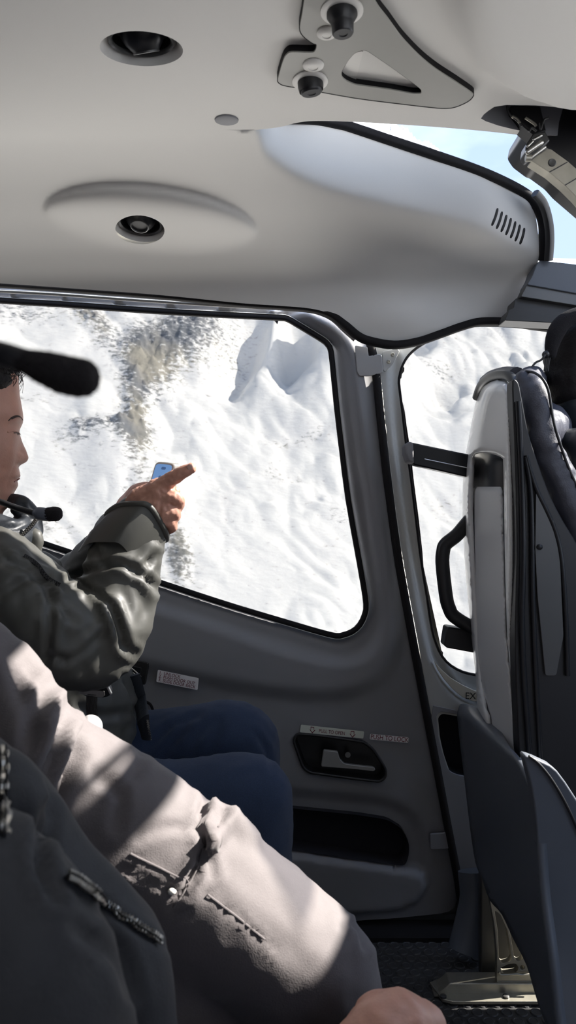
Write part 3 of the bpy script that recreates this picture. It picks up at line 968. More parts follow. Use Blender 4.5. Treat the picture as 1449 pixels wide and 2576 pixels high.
# hinge straps across the post
def strap(poly, lug, rivets, Y=YD - .016, col='pillar'):
    o = ext('hinge_strap', round_poly(poly, 5), Y, .006, M[col], d1, .0015)
    l = ext('hinge_lug', round_poly(lug, 6), Y + .004, .006, M['frame'], o, .001)
    for r in rivets:
        lathe('rivet', [(.0044, 0), (.0044, .0016), (.0032, .0022), (.0022, .0022), (.0018, .0006), (0, .0006)], M['alu'], o, axis_matrix(P(r[0], r[1], Y + .004), (0, -1, 0)), 16)
    return o
strap([(893, 868), (925, 872), (926, 896), (955, 890), (961, 894), (964, 938), (928, 946), (904, 946), (898, 935)], [(962, 884), (998, 876), (1006, 882), (990, 915), (968, 936), (963, 930)], [(988, 892), (978, 910)])
strap([(1082, 2098), (1115, 2096), (1145, 2083), (1153, 2090), (1153, 2130), (1125, 2136), (1083, 2138)], [(1164, 2075), (1182, 2069), (1190, 2074), (1192, 2104), (1180, 2113), (1166, 2108)], [(1172, 2081), (1176, 2099)], YD - .012, 'door')
# sliding rail above the door
rail = [(-700, 700), (-300, 717), (0, 729), (150, 737), (300, 748), (450, 758), (600, 767), (700, 772), (760, 776), (800, 784), (835, 800), (865, 828), (892, 852)]
tube('door_rail', pp([(a, b + 4, 1.572) for a, b in rail], 0, 4), (.0035), M['frame'], d1, 8)

# weather strips
t3 = tube('trim_3', pp([(a, b, 1.552) for a, b in Bpath[:-1]] + [(1290, 812, 1.552), (1400, 826, 1.552), (1700, 850, 1.552)], 0, 5), [(.012, .0085)] * (5 * (len(Bpath) + 1) + 1), M['rubber'], None, 12, power=3)
tag(t3, kind='structure')
t4 = tube('trim_4', pp([(a, b, 1.592) for a, b in strip], 0, 5), [(.008, .0088)] * (5 * (len(strip) - 1) + 1), M['rubber'], None, 10, power=3)
tag(t4, kind='structure')

# ------------------------------------------------------------------ front door
glassW2 = [(1004, 965), (1006, 945), (1010, 928), (1018, 910), (1030, 893), (1050, 875), (1080, 857), (1105, 845), (1140, 833), (1175, 823), (1215, 818), (1300, 820), (1390, 828), (1700, 850), (2000, 900), (2050, 1100), (2030, 1660), (1960, 1710),
           (1500, 1712), (1300, 1706), (1220, 1700), (1195, 1697), (1165, 1690), (1135, 1674), (1112, 1650), (1097, 1618), (1086, 1580), (1075, 1505), (1057, 1390), (1035, 1210), (1021, 1110), (1012, 1030)]
d2 = empty('door_2', (.5, YD, 0)); tag(d2, kind='structure')
gw2 = [np.array(p, float) for p in cr_closed(glassW2, 2)]
win2 = off(gw2, -4)
d2out = off(sl, -9)[2:] + [np.array(p, float) for p in [(1190, 2335), (2120, 2335), (2180, 1700), (2150, 1000), (2080, 870), (1700, 836), (1400, 812), (1215, 802), (1160, 808), (1110, 824), (1050, 842), (990, 850)]]
bline = cr_open([(985, 905), (981, 960), (986, 1040), (1000, 1170), (1024, 1350), (1050, 1500), (1075, 1625), (1100, 1690), (1140, 1740), (1190, 1768), (1300, 1790), (1900, 1800)], 4)
bp_ = np.array(bline + [np.array((2100, 1200)), np.array((1500, 700)), np.array((1000, 820))])
def fD2(V):
    s = np.where(inpoly(bp_, V), dpoly(bline, V), -dpoly(bline, V))
    h = .016 * sstep(6, -8, s) + .004 * np.exp(-((s - 26) / 6) ** 2)
    W = np.array([P(x, y, YD + .006) for x, y in V]); W[:, 1] -= h
    return W
pk2 = round_poly([(1098, 1800), (1108, 1790), (1165, 1800), (1200, 1830), (1200, 1960), (1145, 1948), (1128, 1938), (1112, 1890), (1103, 1850)], 10)
sheet('door_frame', d2out, [win2, pk2], 8, fD2, M['frame'], d2, .03)
cup('pocket_lining', pk2, YD - .008, .04, M['pocket_shade'], d2)
loopseal('window_seal', off(gw2, -1), 7, YD + .014, d2, .014)
ext('outer_skin', [(950, 770), (2180, 770), (2200, 2330), (1275, 2330), (1262, 2330), (950, 880)], YD + .055, .01, M['frame'], d2, 0, [off(gw2, -30)])
w2 = empty('window_2', (.5, YD + .02, 0)); tag(w2, kind='structure')
ext('glass_pane', gw2, YD + .018, .004, M['glass'], w2)
sill = ext('door_sill', [(1093, 1664), (1102, 1686), (1118, 1710), (1140, 1735), (1165, 1755), (1190, 1764), (1230, 1768), (1300, 1772), (1300, 1745), (1230, 1740), (1195, 1738), (1165, 1724), (1135, 1706), (1110, 1684)], YD - .012, .008, M['cream'], d2, .001)
sill['label'] = 'cream sill with black lettering'
text('exit_lettering', 'EXIT', 1170, 1751, 24, 2, YD - .0127, M['ink'], sill, sx=.95)
# lower skin of the front door is darker plastic
ext('lower_panel', [(1090, 1775), (1160, 1790), (1400, 1800), (2100, 1810), (2110, 2325), (1176, 2325), (1157, 2200), (1132, 2075), (1106, 1925), (1084, 1810)], YD - .0125, .006, M['door'], d2, .001, [pk2])

# exterior step handle and struts seen through the front window
sh = empty('grab_bar', P(1030, 1150, 1.50)); tag(sh, 'black flat bar crossing the front door window below its middle', 'grab bar')
bar3 = [(1020, 1140, 1.50), (1033, 1136, 1.50), (1060, 1141, 1.50), (1300, 1186, 1.49)]
prism('bar', [P(*q) for q in [(1032, 1112, 1.5), (1160, 1139, 1.49), (1330, 1172, 1.48), (1330, 1230, 1.48), (1160, 1197, 1.49), (1042, 1170, 1.5), (1032, 1158, 1.5)]], (0, .03, 0), M['gloss'], sh, .003)
prism('end_clamp', [P(*q) for q in [(1020, 1118, 1.49), (1029, 1110, 1.49), (1040, 1114, 1.49), (1042, 1166, 1.49), (1028, 1160, 1.49), (1021, 1140, 1.49)]], (0, .05, 0), M['door'], sh, .003)
tube('light_strip', [P(1068, 1155, 1.492), P(1160, 1174, 1.484), P(1320, 1206, 1.47)], .0012, M['chrome'], sh, 6)
gh = empty('door_grab_handle', P(1110, 1450, 1.52)); tag(gh, 'black angular grab handle inside the front door window behind the seat', 'handle')
hp = cr_open([(1230, 1255, 1.50), (1180, 1310, 1.51), (1150, 1345, 1.515), (1122, 1368, 1.52), (1115, 1385, 1.52), (1113, 1420, 1.52), (1122, 1500, 1.52), (1130, 1530, 1.52), (1142, 1550, 1.52), (1180, 1575, 1.515), (1240, 1610, 1.50)], 6)
tube('grip', [P(*q) for q in hp], .0140, M['black'], gh, 12, power=3)
prism('mounting_block', [P(*q) for q in [(1124, 1580, 1.53), (1129, 1577, 1.53), (1210, 1590, 1.52), (1214, 1648, 1.52), (1124, 1630, 1.53), (1117, 1624, 1.53)]], (0, .04, 0), M['black'], gh, .003)

# ------------------------------------------------------------------ floor and the rest of the shell
fl = bpy.data.materials.new('studded_rubber_floor')
M['floor'] = mat('studded_rubber_floor', (.045, .045, .047), .5, bump=('noise', 400, .2, .001))
vs, fs = [], []
def quad(a, b, c, d): n = len(vs); vs.extend([a, b, c, d]); fs.append((n, n + 1, n + 2, n + 3))
quad((-1.3, -.36, 0), (1.9, -.36, 0), (1.9, 1.66, 0), (-1.3, 1.66, 0))
quad((-1.3, -.36, -.04), (-1.3, 1.66, -.04), (1.9, 1.66, -.04), (1.9, -.36, -.04))
for j in range(34):
    for i in range(46):
        cx, cy = -.15 + i * .0265 + (j % 2) * .01325, .80 + j * .023
        n = len(vs); K = 14
        for r, z in ((.0112, 0.0001), (.0100, .0022), (.0078, .0022), (.0070, .0014)):
            for k in range(K): a = 2 * math.pi * k / K; vs.append((cx + r * math.cos(a), cy + r * math.sin(a), z))
        for q in range(3):
            for k in range(K): fs.append((n + q * K + k, n + q * K + (k + 1) % K, n + (q + 1) * K + (k + 1) % K, n + (q + 1) * K + k))
        fs.append([n + 3 * K + k for k in range(K)])
tag(mesh('floor', vs, fs, M['floor'], None, True, 30), kind='structure')
tag(box('wall_rear', (-1.31, .64, .74), (.03, 2.04, 1.5), M['door']), kind='structure')
st = empty('wall_starboard', (0, -.37, 0)); tag(st, kind='structure')
YW = -.37
box('lower_panel', (.3, YW, .40), (3.2, .03, .84), M['door'], st)
box('upper_panel', (.55, YW, 1.36), (.9, .03, .26), M['door'], st)
box('blanked_window', (-.50, YW, 1.12), (1.6, .03, .72), M['door'], st)  # unseen rear window closed off to keep side light off the laps
box('door_post', (.95, YW, 1.0), (.09, .03, .9), M['door'], st)
box('glass_pane', (.6, YW, 1.02), (.64, .004, .44), M['sideglass'], st)
tag(box('wall_nose', (1.92, .64, .40), (.04, 2.1, .84), M['door']), kind='structure')
# sill wall under the doors (outside skin) so that no light leaks in
tag(box('wall_port', (.3, 1.70, -.02), (3.2, .09, .10), M['rubber']), kind='structure')
tag(box('trim_6', (.0, 1.58, .004), (2.6, .07, .012), M['rubber']), kind='structure')

# ------------------------------------------------------------------ overhead jack plate
ZP = 1.460
plate_px = [(860, -70), (800, -62), (774, -45), (766, -10), (760, 33), (754, 70), (762, 90), (785, 108), (796, 113), (791, 129), (778, 132), (735, 131), (722, 136), (712, 152), (699, 198), (704, 210), (720, 216),
            (763, 223), (891, 246), (1000, 260), (1087, 270), (1120, 272), (1145, 269), (1175, 256), (1189, 243), (1186, 233), (1142, 203), (1100, 176), (1064, 148), (1030, 115), (1003, 84), (975, 45), (953, 17), (930, -20), (905, -48)]
win_px = round_poly([(914, 126), (893, 133), (876, 152), (859, 182), (860, 194), (872, 204), (893, 213), (980, 225), (1040, 236), (1060, 235), (1059, 226), (1045, 214), (985, 170), (925, 129)], 8)
mpz = empty('jack_plate', Pz(900, 130, ZC)); tag(mpz, 'grey triangular overhead plate with black edge, two black knobs and a cut-out', 'overhead plate')
def zplate(name, px, z0, z1, m, parent, holes=(), bev=0):
    """flat outline seen from the cabin, lying level at z0 and reaching up to z1"""
    V, T = cdt(px, holes, 0); n = len(V)
    lo = [Pz(x, y, z0) for x, y in V]; up = [Vector((v.x, v.y, z1)) for v in lo]
    fs = [tuple(t) for t in T] + [tuple(n + i for i in t[::-1]) for t in T]
    cnt = set((t[i], t[(i + 1) % 3]) for t in map(list, T) for i in range(3))
    for i, j in cnt:
        if (j, i) not in cnt: fs.append((j, i, n + i, n + j))
    o = mesh(name, lo + up, fs, m, parent, True, 40); recalc(o); dissolve(o)
    if bev: bevel(o, bev)
    return o
plate_px = [tuple(p) for p in cr_closed(plate_px, 3)]
zplate('plate', plate_px, ZP, ZP + .0018, M['plate'], mpz, [win_px], .0006)
zplate('rubber_edge', off(plate_px + plate_px[:1], 2)[:-1], ZP + .0018, ZC + .004, M['rubber'], mpz, [off(win_px + win_px[:1], 0)[:-1]])
zplate('cut_out_backing', off(win_px + win_px[:1], 0)[:-1], ZP + .0105, ZP + .0125, M['silver2'], mpz)
zplate('outside_glare_plate', round_poly([(914, 128), (893, 133), (876, 152), (859, 182), (861, 195), (873, 204), (893, 212), (903, 170)], 6), ZP + .009, ZP + .0100, M['white'], mpz)  # white plate stands in for the bright outside showing in the cut-out
def jack(cx, cy, rpx, kx, ky, kr, tilt, L):
    p = Pz(cx, cy, ZP); r = rpx * p.y / F
    Mj = axis_matrix(p, (0, 0, -1))
    g = lathe('ring', [(r, 0), (r, .0015), (r * .86, .003), (r * .70, .0028), (r * .68, -.004)], M['white'], mpz, Mj, 36)
    g['label'] = 'pale ring around a knob'
    Mk = Mj @ Matrix.Rotation(R(tilt[0]), 4, 'X') @ Matrix.Rotation(R(tilt[1]), 4, 'Y')
    k = kr * p.y / F
    lathe('knob', [(r * .70, -.004), (r * .72, .006), (k * 1.12, .012), (k * 1.05, L * .6), (k, L), (k * .9, L + .0015), (k * .45, L + .0015), (k * .4, L + .0005), (0, L + .0005)], M['black'], mpz, Mk, 32)
jack(860, 27, 54, 0, 0, 27, (4, 3), .024)
jack(780, 204, 45, 0, 0, 27, (8, 8), .014)
for cx, cy, rr in ((822, 82, 26), (788, 163, 27)):
    p = Pz(cx, cy, ZP); r = rr * p.y / F
    lathe('screw_cap', [(r, 0), (r * .98, .0016), (r * .8, .0032), (r * .45, .0040), (r * .42, .0032), (r * .25, .0034), (0, .0036)], M['white'], mpz, axis_matrix(p, (0, 0, -1)), 28)

# ------------------------------------------------------------------ overhead console with its latch and strap
oc = empty('overhead_lever_bracket', P(1400, 350, 1.12)); tag(oc, 'dark overhead bracket with bright latch and pale strap hanging at the roof window', 'bracket')
YO = 1.10
def extp(name, poly, y0, t, m, parent, bev=.001, r=4):
    return ext(name, round_poly(poly, r) if r else [np.array(p, float) for p in poly], y0, t, m, parent, bev)
extp('body', [(1352, 262), (1449, 274), (1600, 290), (1600, 560), (1449, 430), (1427, 405), (1386, 375), (1376, 372), (1340, 345), (1325, 322), (1330, 296)], YO + .02, .10, M['black'], oc, .004, 8)
extp('upper_arm', [(1285, 264), (1360, 266), (1375, 330), (1345, 340), (1318, 318), (1300, 298), (1283, 284)], YO - .01, .03, M['black'], oc, .003)
extp('strap', [(1336, 404), (1350, 392), (1377, 375), (1386, 375), (1429, 406), (1500, 470), (1560, 540), (1560, 620), (1449, 494), (1421, 466), (1382, 433)], YO - .012, .02, M['alu'], oc, .002, 3)
tube('strap_seam', [P(1382, 433, YO - .013), P(1427, 408, YO - .013)], .0008, M['steel'], oc, 6)
tube('strap_seam', [P(1421, 466, YO - .013), P(1455, 446, YO - .013)], .0008, M['steel'], oc, 6)
lathe('strap_dimple', [(.006, 0), (.005, .0008), (.002, .0002), (0, .0002)], M['steel'], oc, axis_matrix(P(1389, 409, YO - .0125), (0, -1, 0)), 18)
extp('latch', [(1324, 362), (1334, 348), (1342, 335), (1372, 330), (1384, 352), (1368, 368), (1330, 398), (1321, 384)], YO - .02, .025, M['steel'], oc, .002)
for a, b, r_ in (((1327, 383), (1362, 358), .0035), ((1336, 397), (1371, 370), .0018), ((1343, 352), (1361, 341), .0022), ((1328, 368), (1340, 356), .002)):
    tube('latch_rod', [P(*a, YO - .024), P(*b, YO - .024)], r_, M['chrome'], oc, 12, cap='round')
tube('hinge_pin', [P(1322, 398, YO - .026), P(1337, 398, YO - .026)], .0048, M['alu'], oc, 16)
for pts, r_ in (([(1276, 266), (1278, 280), (1288, 293), (1304, 306), (1312, 318)], .0016), ([(1288, 293), (1300, 300), (1308, 310)], .0022), ([(1322, 296), (1334, 304), (1345, 312), (1349, 318)], .0022), ([(1356, 310), (1360, 326), (1368, 302), (1380, 296)], .0015), ([(1330, 332), (1338, 322), (1350, 330)], .0018)):
    tube('cable', pp(pts, YO - .018), r_, M['alu'] if r_ > .0020 else M['steel'], oc, 8)

# ------------------------------------------------------------------ cross beam above the front door
cb = empty('door_header', P(1400, 740, 1.45)); tag(cb, kind='structure'); cb.name = 'trim_7'
extp('upper_rail', [(1356, 656), (1364, 655), (1449, 665), (2100, 735), (2100, 820), (1449, 738), (1326, 716), (1340, 692), (1347, 672)], 1.44, .05, M['shell'], cb, .008, 5)
extp('middle_rail', [(1326, 716), (1449, 730), (2100, 800), (2100, 850), (1449, 768), (1311, 746)], 1.445, .04, M['steel'], cb, .003, 3)
extp('lower_rail', [(1296, 752), (1306, 747), (1449, 764), (2100, 840), (2100, 890), (1449, 815), (1270, 806), (1281, 778), (1292, 775)], 1.46, .05, M['black'], cb, .004, 4)

# ------------------------------------------------------------------ front seat
seat = empty('front_seat', (.40, 1.2, 0)); tag(seat, 'front seat seen from behind with silver back shell and dark leather cushion', 'seat')
XS = .345
def seatpt(px, py, dx=0, X0=XS, bow=.0):
    Y = (X0) * F / (px - CX)
    v = P(px, py, Y); v.x += dx; return v
def xsheet(name, outer, holes, sp, X0, m, th, bowf=None, par=None):
    V, T = cdt(outer, holes, sp)
    W = []
    for x, y in V:
        v = seatpt(x, y, 0, X0 + (bowf(x, y) if bowf else 0))
        W.append(v)
    T = T.tolist()
    a = W[T[0][0]]; nrm = (W[T[0][1]] - a).cross(W[T[0][2]] - a)
    if nrm.x > 0: T = [t[::-1] for t in T]
    o = mesh(name, W, T, m, par or seat, True, None)
    md = o.modifiers.new('thickness', 'SOLIDIFY'); md.thickness = th; md.offset = -1
    o.data.update()
    return o
shellL = [(1240, 951), (1228, 957), (1215, 970), (1207, 988), (1196, 1015), (1184, 1075), (1174, 1130), (1166, 1180), (1163, 1280), (1168, 1400), (1177, 1505), (1189, 1630), (1197, 1705), (1201, 1785), (1216, 1850)]
shellR = [(1330, 1985), (1314, 1900), (1300, 1800), (1292, 1700), (1290, 1600), (1294, 1500), (1296, 1400), (1295, 1255), (1292, 1128), (1290, 1040), (1287, 985), (1280, 964), (1262, 953)]
outl = [np.array(p, float) for p in shellL + shellR]
outl = cr_closed(outl, 3)
# the slot down the middle of the shell
slot = [(1193, 1146), (1204, 1141), (1222, 1139), (1244, 1144), (1262, 1152), (1266, 1170), (1268, 1280), (1270, 1400), (1276, 1600), (1286, 1700), (1298, 1830), (1308, 1910), (1240, 1880), (1225, 1800), (1210, 1740), (1200, 1640), (1191, 1500), (1186, 1400), (1183, 1280), (1185, 1200), (1188, 1160)]
slot = cr_closed(slot, 3)
cenx = crom
def bow(x, y):
    # rounded shell: edges turn forward
    L = np.interp(y, [p[1] for p in shellL], [p[0] for p in shellL]); Rr = np.interp(y, [p[1] for p in shellR[::-1]], [p[0] for p in shellR[::-1]])
    a = min(max((x - L) / 26, 0), 1); b = min(max((Rr - x) / 14, 0), 1); c = min(max((y - 950) / 40, 0), 1)
    ds = dpoly(np.array(slot), np.array([[x, y]]), True)[0]
    return .030 * (1 - a) ** 2 + .014 * (1 - b) ** 2 + .03 * (1 - c) ** 2 + .006 * max(0, 1 - ds / 7) ** 2
xsheet('back_shell', outl, [slot], 7, XS, M['silver'], .006, bow)
ins = [(1186, 1246), (1188, 1232), (1196, 1223), (1212, 1216), (1234, 1212), (1266, 1212), (1268, 1300), (1272, 1400), (1278, 1600), (1290, 1720), (1304, 1850), (1316, 1930), (1250, 1900), (1226, 1812), (1208, 1740), (1198, 1640), (1190, 1500), (1185, 1400), (1184, 1300)]
ins_s = cr_closed(ins, 2)
def bowi(x, y):
    return .016 + .018 * max(0, 1 - (y - 1210) / 34) ** 2 + .008 * max(0, 1 - (x - np.interp(y, [1246, 1400, 1500, 1640, 1812], [1186, 1185, 1190, 1198, 1226])) / 10) ** 2 + .012 * max(0, 1 - (np.interp(y, [1212, 1400, 1600, 1850], [1268, 1274, 1280, 1304]) - x) / 9) ** 2
xsheet('back_insert', ins_s, [], 7, XS, M['silver2'], .005, bowi)
xsheet('slot_backing', off(slot + slot[:1], -2)[:-1], [], 0, XS, M['black'], .004, lambda x, y: .022)
# black carcass between shell and cushion
bodyp = [(1289, 957), (1300, 957), (1308, 975), (1318, 1030), (1330, 1090), (1350, 1154), (1382, 1242), (1417, 1310), (1470, 1400), (1540, 1560), (1560, 2000), (1449, 2060), (1345, 2010), (1318, 1950), (1306, 1890), (1303, 1820), (1298, 1700), (1296, 1560), (1300, 1400), (1298, 1250), (1294, 1110), (1290, 1010)]
body = ext('carcass', cr_closed(bodyp, 2), 1.134, .03, M['black'], seat, .006, seg=3)
ext('carcass_core', [(1395, 1300), (1440, 1300), (1450, 1400), (1449, 2000), (1395, 2000)], 1.17, .25, M['black'], seat, .01)
# slim ribs and a paler side pocket on the carcass
tube('carcass_rib', pp([(1303, 1010), (1309, 1120), (1314, 1250), (1316, 1400), (1313, 1550), (1318, 1700), (1330, 1870), (1334, 1960)], 1.131), .0045, M['gloss'], seat, 10)
tube('carcass_rib', pp([(1322, 1150), (1334, 1225), (1338, 1330), (1340, 1500), (1348, 1700), (1362, 1950)], 1.131), .004, M['gloss'], seat, 10)
tube('carcass_rib', pp([(1324, 1145), (1336, 1190), (1352, 1236), (1378, 1290), (1400, 1345), (1414, 1420), (1424, 1560), (1428, 1700)], 1.130), .0035, M['gloss'], seat, 10)
extp('side_pocket', [(1348, 1236), (1360, 1262), (1384, 1300), (1402, 1350), (1410, 1420), (1418, 1600), (1400, 1700), (1372, 1700), (1352, 1500), (1346, 1380)], 1.129, .008, M['steel'], seat, .003, 8)
lathe('screw', [(.0045, 0), (.0045, .002), (.003, .0035), (0, .004)], M['gloss'], seat, axis_matrix(P(1357, 1376, 1.129), (0, -1, 0)), 18)
# leather bolster
bc = [(1300, 962, 1.26, 14), (1318, 957, 1.22, 24), (1338, 972, 1.19, 33), (1349, 1010, 1.17, 36), (1356, 1070, 1.165, 38), (1375, 1135, 1.165, 41), (1404, 1200, 1.165, 44), (1437, 1268, 1.165, 47), (1472, 1350, 1.165, 54), (1510, 1450, 1.165, 62), (1540, 1700, 1.165, 70)]
cush = blob('cushion', [T_(bc, 6), ('t', [P(1338, 965, 1.40), P(1335, 958, 1.30), P(1325, 962, 1.2)], [.028, .026, .02]),
     ('t', [P(1362, 1100, 1.42), P(1365, 1080, 1.30), P(1360, 1080, 1.19)], [.05, .05, .025])] , M['leather'], seat, .006, 4,
     [([(1378, 1118), (1398, 1108)], 4, .003), ([(1385, 1140), (1408, 1126)], 4, .003), ([(1395, 1165), (1420, 1150)], 4, .0035), ([(1405, 1188), (1432, 1172)], 4, .003), ([(1418, 1212), (1444, 1198)], 4, .003), ([(1432, 1236), (1452, 1226)], 4, .003)], [(.0025, 60, 3)])
tube('cushion_piping', pp([(1318, 934, 1.20), (1345, 938, 1.17), (1366, 955, 1.155), (1380, 985, 1.15), (1389, 1040, 1.145), (1399, 1085, 1.14), (1417, 1140, 1.14), (1436, 1190, 1.14), (1462, 1245, 1.14)], 0), .0022, M['black'], seat, 8)
# black edging over the top of the shell
def ed(px, py, dx=.012): return seatpt(px, py, 0, XS + dx)
tube('shell_edging', [Vector(v) for v in cr_open([ed(1199, 1000, .03), ed(1208, 975, .03), ed(1220, 958, .03), ed(1240, 946, .03), ed(1265, 943, .03), ed(1286, 950, .03), ed(1296, 968, .03), ed(1300, 1000, .03)], 6)], .0085, M['steel'], seat, 12)
tube('cushion_top', [Vector(v) for v in cr_open([ed(1222, 960, .07), ed(1240, 948, .07), ed(1268, 941, .07), ed(1300, 943, .06)], 6)], .014, M['leather'], seat, 12)

# seat base shells
XB = .335
base1 = [(1149, 1790), (1152, 1777), (1165, 1770), (1190, 1776), (1210, 1786), (1235, 1808), (1262, 1842), (1296, 1900), (1320, 1945), (1338, 1990), (1345, 2035), (1352, 2110), (1362, 2250), (1384, 2420), (1404, 2600), (1430, 2760), (1395, 2640), (1352, 2520), (1325, 2430), (1290, 2360), (1262, 2300), (1232, 2265), (1212, 2210), (1196, 2170), (1182, 2080), (1168, 1960), (1156, 1860)]
xsheet('base_rear_shell', cr_closed(base1, 3), [], 9, XB, M['shell'], .012, lambda x, y: .03 * max(0, 1 - (x - 1147 - max(0, (y - 1900) * .12)) / 22) ** 2 + .03 * max(0, 1 - (y - 1770 - max(0, (x - 1180)) * .85) / 45) ** 2)
side = [(1338, 1985), (1330, 1950), (1322, 1920), (1318, 1902), (1332, 1903), (1368, 1918), (1402, 1940), (1449, 2008), (1510, 2110), (1560, 2300), (1580, 2760), (1440, 2790), (1404, 2600), (1384, 2420), (1362, 2250), (1352, 2110), (1345, 2035)]
sidep = cr_closed(side, 2)
ext('base_side_shell', sidep, .992, .02, M['shell'], seat, .005, seg=3)
tube('base_seam', pp([(1330, 1902), (1356, 1922), (1388, 1962), (1420, 2016), (1449, 2078), (1490, 2180)], .989), .002, M['black'], seat, 8)
# seat pan that joins shells and cushion
box('seat_pan', (.66, 1.23, .36), (.48, .42, .07), M['black'], seat, .02)
lg = ext('seat_leg', round_poly([(1232, 2262), (1250, 2270), (1330, 2380), (1372, 2460), (1375, 2500), (1250, 2500), (1250, 2400), (1244, 2330)], 4), 1.372, .014, M['alu'], seat, .002,
    [round_poly([(1244, 2290), (1258, 2300), (1276, 2340), (1288, 2412), (1282, 2420), (1262, 2424), (1255, 2410), (1252, 2340)], 6), round_poly([(1276, 2318), (1300, 2352), (1318, 2400), (1316, 2414), (1304, 2420), (1294, 2412), (1286, 2360)], 6),
     round_poly([(1258, 2436), (1280, 2425), (1298, 2424), (1305, 2434), (1300, 2446), (1265, 2448)], 5), ellpx(1314, 2434, 6, 6, 16)], 2)
lg['label'] = 'worn light metal leg bracket with slots'
tube('leg_flange', pp([(1254, 2446), (1262, 2452), (1300, 2450), (1312, 2452), (1372, 2448)], 1.368, 4), .0025, M['alu'], seat, 8)
box('leg_back', (.42, 1.43, .17), (.10, .02, .33), M['steel'], seat, .003)
prism('seat_rail', [Vector((XR, y_, z_)) for XR, y_, z_ in [(.27, 1.368, .002), (.29, 1.368, .018), (.30, 1.368, .028), (.95, 1.368, .028), (.95, 1.368, .002)]], (0, .035, 0), M['alu'], seat, .002)
prism('seat_rail', [Vector((XR, y_, .004)) for XR, y_ in [(.268, 1.40), (.282, 1.352), (.30, 1.345), (.96, 1.345), (.96, 1.42), (.30, 1.42)]], (0, 0, .006), M['alu'], seat, .001)
for x_ in (.285, .40, .52): lathe('bolt', [(.006, 0), (.006, .003), (.004, .004), (0, .004)], M['steel'], seat, axis_matrix((x_, 1.357, .010), (0, 0, 1)), 14)
tube('trailing_cover', pp([(1195, 2190, 1.50), (1200, 2260, 1.49), (1186, 2330, 1.48), (1170, 2395, 1.47)], 0), [(.02, .035)] * 19, M['shell'], seat, 14)

# ------------------------------------------------------------------ forward cabin outside the view: pilot's seat and instrument panel, added to shade the laps
ps = empty('added_pilot_seat', (.5, .2, 0)); tag(ps, 'unseen pilot seat added on the starboard side to shade the laps', 'seat')
box('backrest', (.48, .36, .76), (.12, .62, .80), M['leather'], ps, .04)
box('seat_pan', (.70, .22, .36), (.50, .42, .12), M['leather'], ps, .03)
box('seat_base', (.68, .22, .15), (.40, .34, .296), M['black'], ps, .01)
ip = empty('added_instrument_panel', (1.12, .6, 0)); tag(ip, 'unseen instrument panel added at the front to keep sun off the shins', 'instrument panel')
box('panel', (1.12, .62, 1.11), (.18, 1.06, .36), M['black'], ip, .02)
box('pedestal', (1.2, .62, .42), (.22, .34, .84), M['black'], ip, .02)

# ------------------------------------------------------------------ rear bench the passengers sit on
bench = empty('rear_bench', (-.7, .5, 0)); tag(bench, 'dark rear bench seat under the two seated passengers', 'bench')
box('seat_cushion', (-.72, .62, .27), (.72, 1.86, .14), M['leather'], bench, .03)
box('bench_base', (-.70, .62, .10), (.74, 1.86, .195), M['black'], bench, .01)
box('backrest', (-1.16, .62, .66), (.16, 1.86, .66), M['leather'], bench, .04)

